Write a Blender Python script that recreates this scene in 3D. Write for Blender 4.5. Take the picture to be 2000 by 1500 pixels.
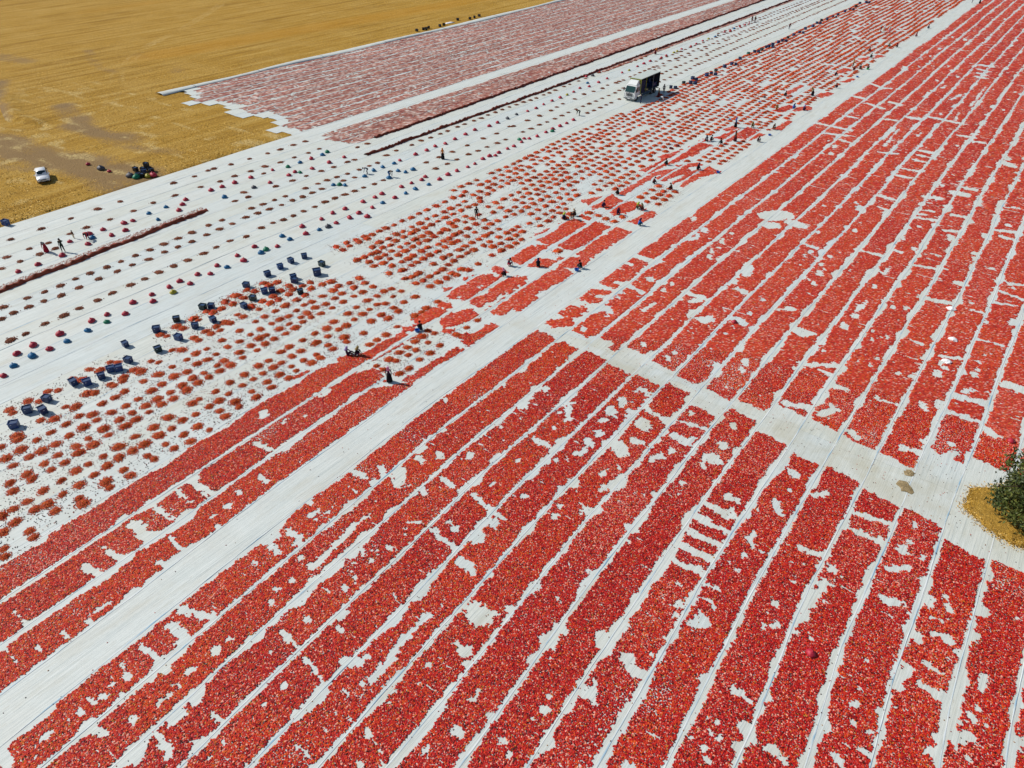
import bpy, math, random
import numpy as np
from mathutils import Vector, Matrix, Euler

for o in list(bpy.data.objects):
    bpy.data.objects.remove(o)
scene = bpy.context.scene
COL = scene.collection
R = math.radians

# ------------------------------------------------------------------ camera
CAM_H, PITCH, HEAD, FPX = 40.0, 36.9, 37.2, 1376.0      # metres, degrees, degrees, px of a 2000 px wide frame
cam = bpy.data.cameras.new("camera")
cam_o = bpy.data.objects.new("camera", cam); COL.objects.link(cam_o)
cam_o.location = (0, 0, CAM_H)
cam_o.rotation_euler = (R(90 - PITCH), 0, R(HEAD))
cam.sensor_width = 36; cam.lens = FPX / 2000 * 36
cam.clip_start = 0.5; cam.clip_end = 6000
scene.camera = cam_o

# ------------------------------------------------------------------ sky, sun, exposure
SUN_EL, SH_AZ = 40.0, 18.0                                # shadows fall 18 degrees from +X towards +Y
w = bpy.data.worlds.new("World"); scene.world = w; w.use_nodes = True
nt = w.node_tree; nt.nodes.clear()
sky = nt.nodes.new("ShaderNodeTexSky"); sky.sky_type = 'NISHITA'; sky.sun_disc = False
sky.sun_elevation = R(SUN_EL); sky.sun_rotation = R(90 - (SH_AZ + 180))
sky.dust_density = 0.6
bg = nt.nodes.new("ShaderNodeBackground"); bg.inputs[1].default_value = 0.085
wo = nt.nodes.new("ShaderNodeOutputWorld")
nt.links.new(sky.outputs[0], bg.inputs[0]); nt.links.new(bg.outputs[0], wo.inputs[0])
sl = bpy.data.lights.new("sun", 'SUN'); sl.energy = 4.3; sl.angle = R(0.55); sl.color = (1.0, 0.95, 0.88)
so = bpy.data.objects.new("sun", sl); COL.objects.link(so)
d = Vector((math.cos(R(SUN_EL)) * math.cos(R(SH_AZ)), math.cos(R(SUN_EL)) * math.sin(R(SH_AZ)), -math.sin(R(SUN_EL))))
so.rotation_euler = d.to_track_quat('-Z', 'Y').to_euler(); so.location = (-60, -30, 90)
scene.view_settings.view_transform = 'Standard'; scene.view_settings.look = 'None'
scene.view_settings.exposure = 0.0; scene.view_settings.gamma = 1.0
scene.view_settings.use_curve_mapping = False

random.seed(7); rng = np.random.default_rng(11)

# ------------------------------------------------------------------ helpers
def tag(o, label=None, cat=None, group=None, kind=None):
    if label: o['label'] = label
    if cat: o['category'] = cat
    if group: o['group'] = group
    if kind: o['kind'] = kind
    return o

def empty(name, loc=(0, 0, 0), rz=0.0, parent=None):
    o = bpy.data.objects.new(name, None); COL.objects.link(o)
    o.location = loc; o.rotation_euler = (0, 0, rz); o.empty_display_size = 0.3
    if parent: o.parent = parent
    return o

def link(name, me, mats=(), parent=None):
    o = bpy.data.objects.new(name, me); COL.objects.link(o)
    for m in mats:
        if m.name not in [x.name for x in me.materials]: me.materials.append(m)
    if parent: o.parent = parent
    return o

def np_mesh(name, V, F, col=None, smooth=False):
    """V (n,3), F (m,k) with one k; col (n,3|4) point colours"""
    V = np.asarray(V, np.float32).reshape(-1, 3); F = np.asarray(F, np.int32)
    me = bpy.data.meshes.new(name); k = F.shape[1]; m = F.shape[0]
    me.vertices.add(len(V)); me.vertices.foreach_set("co", V.ravel())
    me.loops.add(m * k); me.loops.foreach_set("vertex_index", F.ravel())
    me.polygons.add(m); me.polygons.foreach_set("loop_start", np.arange(0, m * k, k, dtype=np.int32))
    if smooth: me.polygons.foreach_set("use_smooth", np.ones(m, bool))
    if col is not None:
        c = np.ones((len(V), 4), np.float32); c[:, :3] = np.asarray(col)[:, :3]
        a = me.color_attributes.new("Col", 'FLOAT_COLOR', 'POINT'); a.data.foreach_set("color", c.ravel())
    me.update(calc_edges=True)
    return me

class MB:
    """collects faces with a material index, builds ONE mesh"""
    def __init__(s): s.v = []; s.f = []; s.m = []
    def add(s, vs, fs, mi=0):
        n = len(s.v); s.v += [tuple(v) for v in vs]
        for f in fs: s.f.append(tuple(i + n for i in f)); s.m.append(mi)
        return s
    def box(s, c, d, mi=0, top=1.0, rz=0, taper=None, sh=(0, 0)):
        """c centre of base, d size, top scale of top face (x,y), sh shift of top"""
        tx, ty = taper if taper else (top, top)
        x, y, z = d[0] / 2, d[1] / 2, d[2]
        vs = [(-x, -y, 0), (x, -y, 0), (x, y, 0), (-x, y, 0),
              (-x * tx + sh[0], -y * ty + sh[1], z), (x * tx + sh[0], -y * ty + sh[1], z), (x * tx + sh[0], y * ty + sh[1], z), (-x * tx + sh[0], y * ty + sh[1], z)]
        cs, sn = math.cos(rz), math.sin(rz)
        vs = [(c[0] + a * cs - b * sn, c[1] + a * sn + b * cs, c[2] + e) for a, b, e in vs]
        return s.add(vs, [(3, 2, 1, 0), (4, 5, 6, 7), (0, 1, 5, 4), (1, 2, 6, 5), (2, 3, 7, 6), (3, 0, 4, 7)], mi)
    def loft(s, rings, mi=0, cap=True):
        n = len(rings[0]); b = len(s.v)
        for r in rings: s.v += [tuple(p) for p in r]
        for i in range(len(rings) - 1):
            for j in range(n):
                a = b + i * n + j; c = b + i * n + (j + 1) % n
                s.f.append((a, c, c + n, a + n)); s.m.append(mi)
        if cap:
            s.f.append(tuple(b + j for j in reversed(range(n)))); s.m.append(mi)
            s.f.append(tuple(b + (len(rings) - 1) * n + j for j in range(n))); s.m.append(mi)
        return s
    def tube(s, p, q, r0, r1=None, n=8, mi=0):
        p = Vector(p); q = Vector(q); r1 = r0 if r1 is None else r1
        d = (q - p).normalized(); u = d.orthogonal().normalized(); w = d.cross(u)
        rings = [[tuple(c + (u * math.cos(t) + w * math.sin(t)) * r) for t in [2 * math.pi * i / n for i in range(n)]] for c, r in ((p, r0), (q, r1))]
        return s.loft(rings, mi)
    def mesh(s, name, smooth=False):
        me = bpy.data.meshes.new(name); me.from_pydata(s.v, [], s.f)
        me.polygons.foreach_set("material_index", s.m)
        if smooth: me.polygons.foreach_set("use_smooth", [True] * len(s.f))
        me.update(); return me
    def build(s, name, mats, parent=None, smooth=False, bevel=0):
        me = s.mesh(name, smooth)
        for m in (mats if isinstance(mats, (list, tuple)) else [mats]): me.materials.append(m)
        o = link(name, me, (), parent)
        if bevel:
            b = o.modifiers.new("bevel", 'BEVEL'); b.width = bevel; b.segments = 2; b.limit_method = 'ANGLE'
        return o

def copy_tree(o, parent=None):
    c = o.copy(); COL.objects.link(c)
    if parent is not None:
        c.parent = parent; c.matrix_parent_inverse = o.matrix_parent_inverse.copy()
    for ch in list(o.children): copy_tree(ch, c)
    return c

def kill_tree(o):
    for ch in list(o.children): kill_tree(ch)
    bpy.data.objects.remove(o)

_ng = {}
def vnoise(X, Y, sx, sy, seed):
    """smooth value noise in 0..1, cell sizes sx, sy"""
    g = _ng.setdefault(seed, np.random.default_rng(1000 + seed).random((256, 256)).astype(np.float32))
    u = X / sx; v = Y / sy
    i = np.floor(u).astype(np.int32); j = np.floor(v).astype(np.int32)
    a = (u - i).astype(np.float32); b = (v - j).astype(np.float32); a = a * a * (3 - 2 * a); b = b * b * (3 - 2 * b)
    i0 = i & 255; i1 = (i + 1) & 255; j0 = j & 255; j1 = (j + 1) & 255
    return (g[i0, j0] * (1 - a) + g[i1, j0] * a) * (1 - b) + (g[i0, j1] * (1 - a) + g[i1, j1] * a) * b

def project(X, Y, Z=0.0):
    a = R(HEAD); t = R(PITCH)
    F = -X * math.sin(a) + Y * math.cos(a); Rr = X * math.cos(a) + Y * math.sin(a); D = CAM_H - Z
    z = F * math.cos(t) + D * math.sin(t); y = D * math.cos(t) - F * math.sin(t)
    z = np.maximum(z, 1e-3)
    return 1000 + FPX * Rr / z, 750 + FPX * y / z
def seen(X, Y, m=160):
    """inside the field of view with a margin for a step to the side"""
    x, y = project(X, Y)
    return (x > -m) & (x < 2000 + m) & (y > -m * .45) & (y < 1500 + m)
def slant(X, Y): return np.sqrt(X * X + Y * Y + CAM_H * CAM_H)

# ------------------------------------------------------------------ materials
def lin(r, g, b): return tuple((c / 255 / 12.92 if c <= 10 else ((c / 255 + 0.055) / 1.055) ** 2.4) for c in (r, g, b))
MATS = {}
def mat(name, rgb=(128, 128, 128), rough=0.6, metal=0.0, noise=0.0, nscale=8.0, spec=0.4):
    if name in MATS: return MATS[name]
    m = bpy.data.materials.new(name); m.use_nodes = True; n = m.node_tree.nodes; L = m.node_tree.links
    b = n["Principled BSDF"]; c = lin(*rgb)
    b.inputs["Roughness"].default_value = rough; b.inputs["Metallic"].default_value = metal
    b.inputs["Specular IOR Level"].default_value = spec
    if noise > 0:
        tc = n.new("ShaderNodeTexCoord"); nz = n.new("ShaderNodeTexNoise"); nz.inputs["Scale"].default_value = nscale; nz.inputs["Detail"].default_value = 5
        rp = n.new("ShaderNodeValToRGB")
        rp.color_ramp.elements[0].position = 0.3; rp.color_ramp.elements[1].position = 0.7
        rp.color_ramp.elements[0].color = tuple(v * (1 - noise) for v in c) + (1,)
        rp.color_ramp.elements[1].color = tuple(min(1, v * (1 + noise * .6)) for v in c) + (1,)
        L.new(tc.outputs["Object"], nz.inputs[0]); L.new(nz.outputs[0], rp.inputs[0]); L.new(rp.outputs[0], b.inputs["Base Color"])
    else:
        b.inputs["Base Color"].default_value = c + (1,)
    MATS[name] = m; return m

class NT:
    """tiny node-graph writer"""
    def __init__(s, name):
        s.m = bpy.data.materials.new(name); s.m.use_nodes = True; s.n = s.m.node_tree.nodes; s.L = s.m.node_tree.links
        s.b = s.n["Principled BSDF"]; s.tc = s.n.new("ShaderNodeTexCoord"); MATS[name] = s.m
    def map(s, scale, src=None):
        mp = s.n.new("ShaderNodeMapping"); mp.inputs["Scale"].default_value = scale
        s.L.new(src or s.tc.outputs["Object"], mp.inputs[0]); return mp.outputs[0]
    def noise(s, scale, vec=None, detail=4, rough=.55):
        z = s.n.new("ShaderNodeTexNoise"); z.inputs["Scale"].default_value = scale; z.inputs["Detail"].default_value = detail; z.inputs["Roughness"].default_value = rough
        s.L.new(vec or s.tc.outputs["Object"], z.inputs[0]); return z.outputs[0]
    def ramp(s, f, stops):
        r = s.n.new("ShaderNodeValToRGB"); e = r.color_ramp.elements
        while len(e) < len(stops): e.new(0.5)
        for x, (p, c) in zip(e, stops):
            x.position = p; x.color = (c if len(c) == 4 else tuple(c) + (1,)) if isinstance(c, tuple) else (c, c, c, 1)
        s.L.new(f, r.inputs[0]); return r.outputs[0]
    def mix(s, f, a, b, mode='MIX'):
        x = s.n.new("ShaderNodeMix"); x.data_type = 'RGBA'; x.blend_type = mode
        for sock, v in ((x.inputs[0], f), (x.inputs[6], a), (x.inputs[7], b)):
            if isinstance(v, (int, float)): sock.default_value = v
            elif isinstance(v, tuple): sock.default_value = v if len(v) == 4 else v + (1,)
            else: s.L.new(v, sock)
        return x.outputs[2]
    def math(s, op, a, b=0.5):
        x = s.n.new("ShaderNodeMath"); x.operation = op
        for sock, v in ((x.inputs[0], a), (x.inputs[1], b)):
            if isinstance(v, (int, float)): sock.default_value = v
            else: s.L.new(v, sock)
        return x.outputs[0]
    def bump(s, h, strength=.4, dist=.03):
        b = s.n.new("ShaderNodeBump"); b.inputs["Strength"].default_value = strength; b.inputs["Distance"].default_value = dist
        s.L.new(h, b.inputs["Height"]); s.L.new(b.outputs[0], s.b.inputs["Normal"])
    def attr(s, name):
        a = s.n.new("ShaderNodeAttribute"); a.attribute_name = name; return a
    def out(s, c, rough=.7, spec=.3):
        s.L.new(c, s.b.inputs["Base Color"]); s.b.inputs["Roughness"].default_value = rough; s.b.inputs["Specular IOR Level"].default_value = spec
        return s.m

def m_sheet():
    t = NT("white_sheet")
    oi = t.n.new("ShaderNodeObjectInfo")
    streak = t.noise(1.0, t.map((9.0, .22, 1)), 5, .6)
    fine = t.noise(1.0, t.map((26.0, 1.6, 1)), 3, .6)
    blot = t.noise(.32, None, 6, .62)
    dirt = t.noise(1.0, t.map((.9, .16, 1)), 6, .65)
    spot = t.noise(3.2, None, 5, .7)
    base = t.ramp(streak, [(.3, lin(200, 207, 202)), (.7, lin(226, 230, 225))])
    base = t.mix(t.ramp(blot, [(.42, 0.0), (.72, .55)]), base, lin(208, 208, 198))
    base = t.mix(t.ramp(dirt, [(.52, 0.0), (.8, .6)]), base, lin(190, 184, 164))
    base = t.mix(t.ramp(fine, [(.26, .55), (.44, 0.0)]), base, lin(160, 168, 168))  # shade in the fine wrinkles, painted in as grey streaks
    crease_shade = t.noise(1.0, t.map((11.0, .1, 1)), 3, .5)
    base = t.mix(t.ramp(crease_shade, [(.33, 0.0), (.36, .5), (.40, 0.0)]), base, lin(132, 146, 152))  # thin dark lines painted into the colour as the shade of wrinkles
    base = t.mix(t.ramp(t.noise(1.0, t.map((6.0, .5, 1)), 4, .7), [(.62, 0.0), (.68, .45), (.73, 0.0)]), base, lin(176, 170, 150))
    sx = t.n.new('ShaderNodeSeparateXYZ'); t.L.new(t.tc.outputs['Object'], sx.inputs[0])
    walk = t.math('SUBTRACT', 1.0, t.math('MULTIPLY', t.math('ABSOLUTE', t.math('SUBTRACT', sx.outputs[1], 51.0)), .24))
    walk = t.math('MULTIPLY', t.math('MAXIMUM', walk, 0.0), t.ramp(t.math('ADD', t.math('MULTIPLY', sx.outputs[0], .01), .9), [(.5, 0.0), (.6, 1.0)]))
    walk = t.math('MULTIPLY', walk, t.ramp(blot, [(.36, .15), (.62, 1.0)]))
    base = t.mix(t.math('MINIMUM', t.math('MULTIPLY', walk, .55), .5), base, lin(182, 176, 150))
    base = t.mix(t.ramp(spot, [(.66, 0.0), (.8, .35)]), base, lin(176, 160, 132))
    tint = t.ramp(oi.outputs["Random"], [(0, lin(244, 248, 250)), (.5, lin(252, 252, 250)), (1, lin(248, 248, 243))])
    base = t.mix(1.0, base, tint, 'MULTIPLY')
    t.bump(t.math('ADD', t.math('MULTIPLY', streak, .9), t.math('MULTIPLY', fine, .5)), .35, .05)
    return t.out(base, .62, .35)

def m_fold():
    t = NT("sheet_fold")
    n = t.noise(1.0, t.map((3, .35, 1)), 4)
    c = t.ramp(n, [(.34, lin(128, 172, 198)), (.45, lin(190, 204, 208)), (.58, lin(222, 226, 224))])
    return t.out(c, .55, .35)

def m_tomato():
    t = NT("tomato")
    a = t.attr("Col")
    n = t.noise(17.0, None, 2, .7)
    v = t.n.new("ShaderNodeTexVoronoi"); v.inputs["Scale"].default_value = 11.0; t.L.new(t.tc.outputs["Object"], v.inputs[0])
    c = t.mix(1.0, a.outputs["Color"], t.ramp(n, [(.3, .68), (.5, 1.0), (.7, 1.25)]), 'MULTIPLY')
    t.bump(v.outputs["Distance"], .5, .04)
    return t.out(c, .6, .18)

def m_field():
    t = NT("dry_stubble")
    a = t.attr("Col")
    st = t.noise(1.0, t.map((.55, .03, 1)), 6, .6)
    st2 = t.noise(1.0, t.map((2.6, .09, 1)), 4, .6)
    bl = t.noise(.12, None, 7, .62); fn = t.noise(2.6, None, 6, .72)
    c = t.ramp(st, [(.3, lin(150, 112, 36)), (.5, lin(192, 150, 60)), (.72, lin(208, 172, 92))])
    c = t.mix(t.ramp(st2, [(.4, 0.0), (.75, .4)]), c, lin(140, 104, 42))
    c = t.mix(t.ramp(bl, [(.45, 0.0), (.7, .45)]), c, lin(206, 170, 92))
    c = t.mix(t.ramp(fn, [(.38, 0.0), (.68, .65)]), c, lin(120, 90, 40))
    dirt = t.mix(fn, lin(116, 94, 66), lin(160, 132, 92))
    sep = t.n.new("ShaderNodeSeparateColor"); t.L.new(a.outputs["Color"], sep.inputs[0])
    k = t.math('ADD', sep.outputs[0], t.math('MULTIPLY', t.math('SUBTRACT', fn, .5), .9))
    c = t.mix(t.ramp(k, [(.35, 0.0), (.75, .9)]), c, dirt)
    k2 = t.math('ADD', sep.outputs[1], t.math('MULTIPLY', t.math('SUBTRACT', bl, .5), .6))
    c = t.mix(t.ramp(k2, [(.4, 0.0), (.8, .4)]), c, lin(184, 130, 30))
    fz = t.noise(1.0, t.map((3.4, 1.5, 1)), 6, .75)
    k3 = t.math('MULTIPLY', sep.outputs[2], t.ramp(fz, [(.36, 0.0), (.62, 1.7)]))
    c = t.mix(t.ramp(k3, [(.3, 0.0), (.9, .75)]), c, lin(212, 188, 128))
    t.bump(fn, .9, .25)
    return t.out(c, .9, .1)

SHEET, FOLD, TOM, FIELD = m_sheet(), m_fold(), m_tomato(), m_field()

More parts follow.
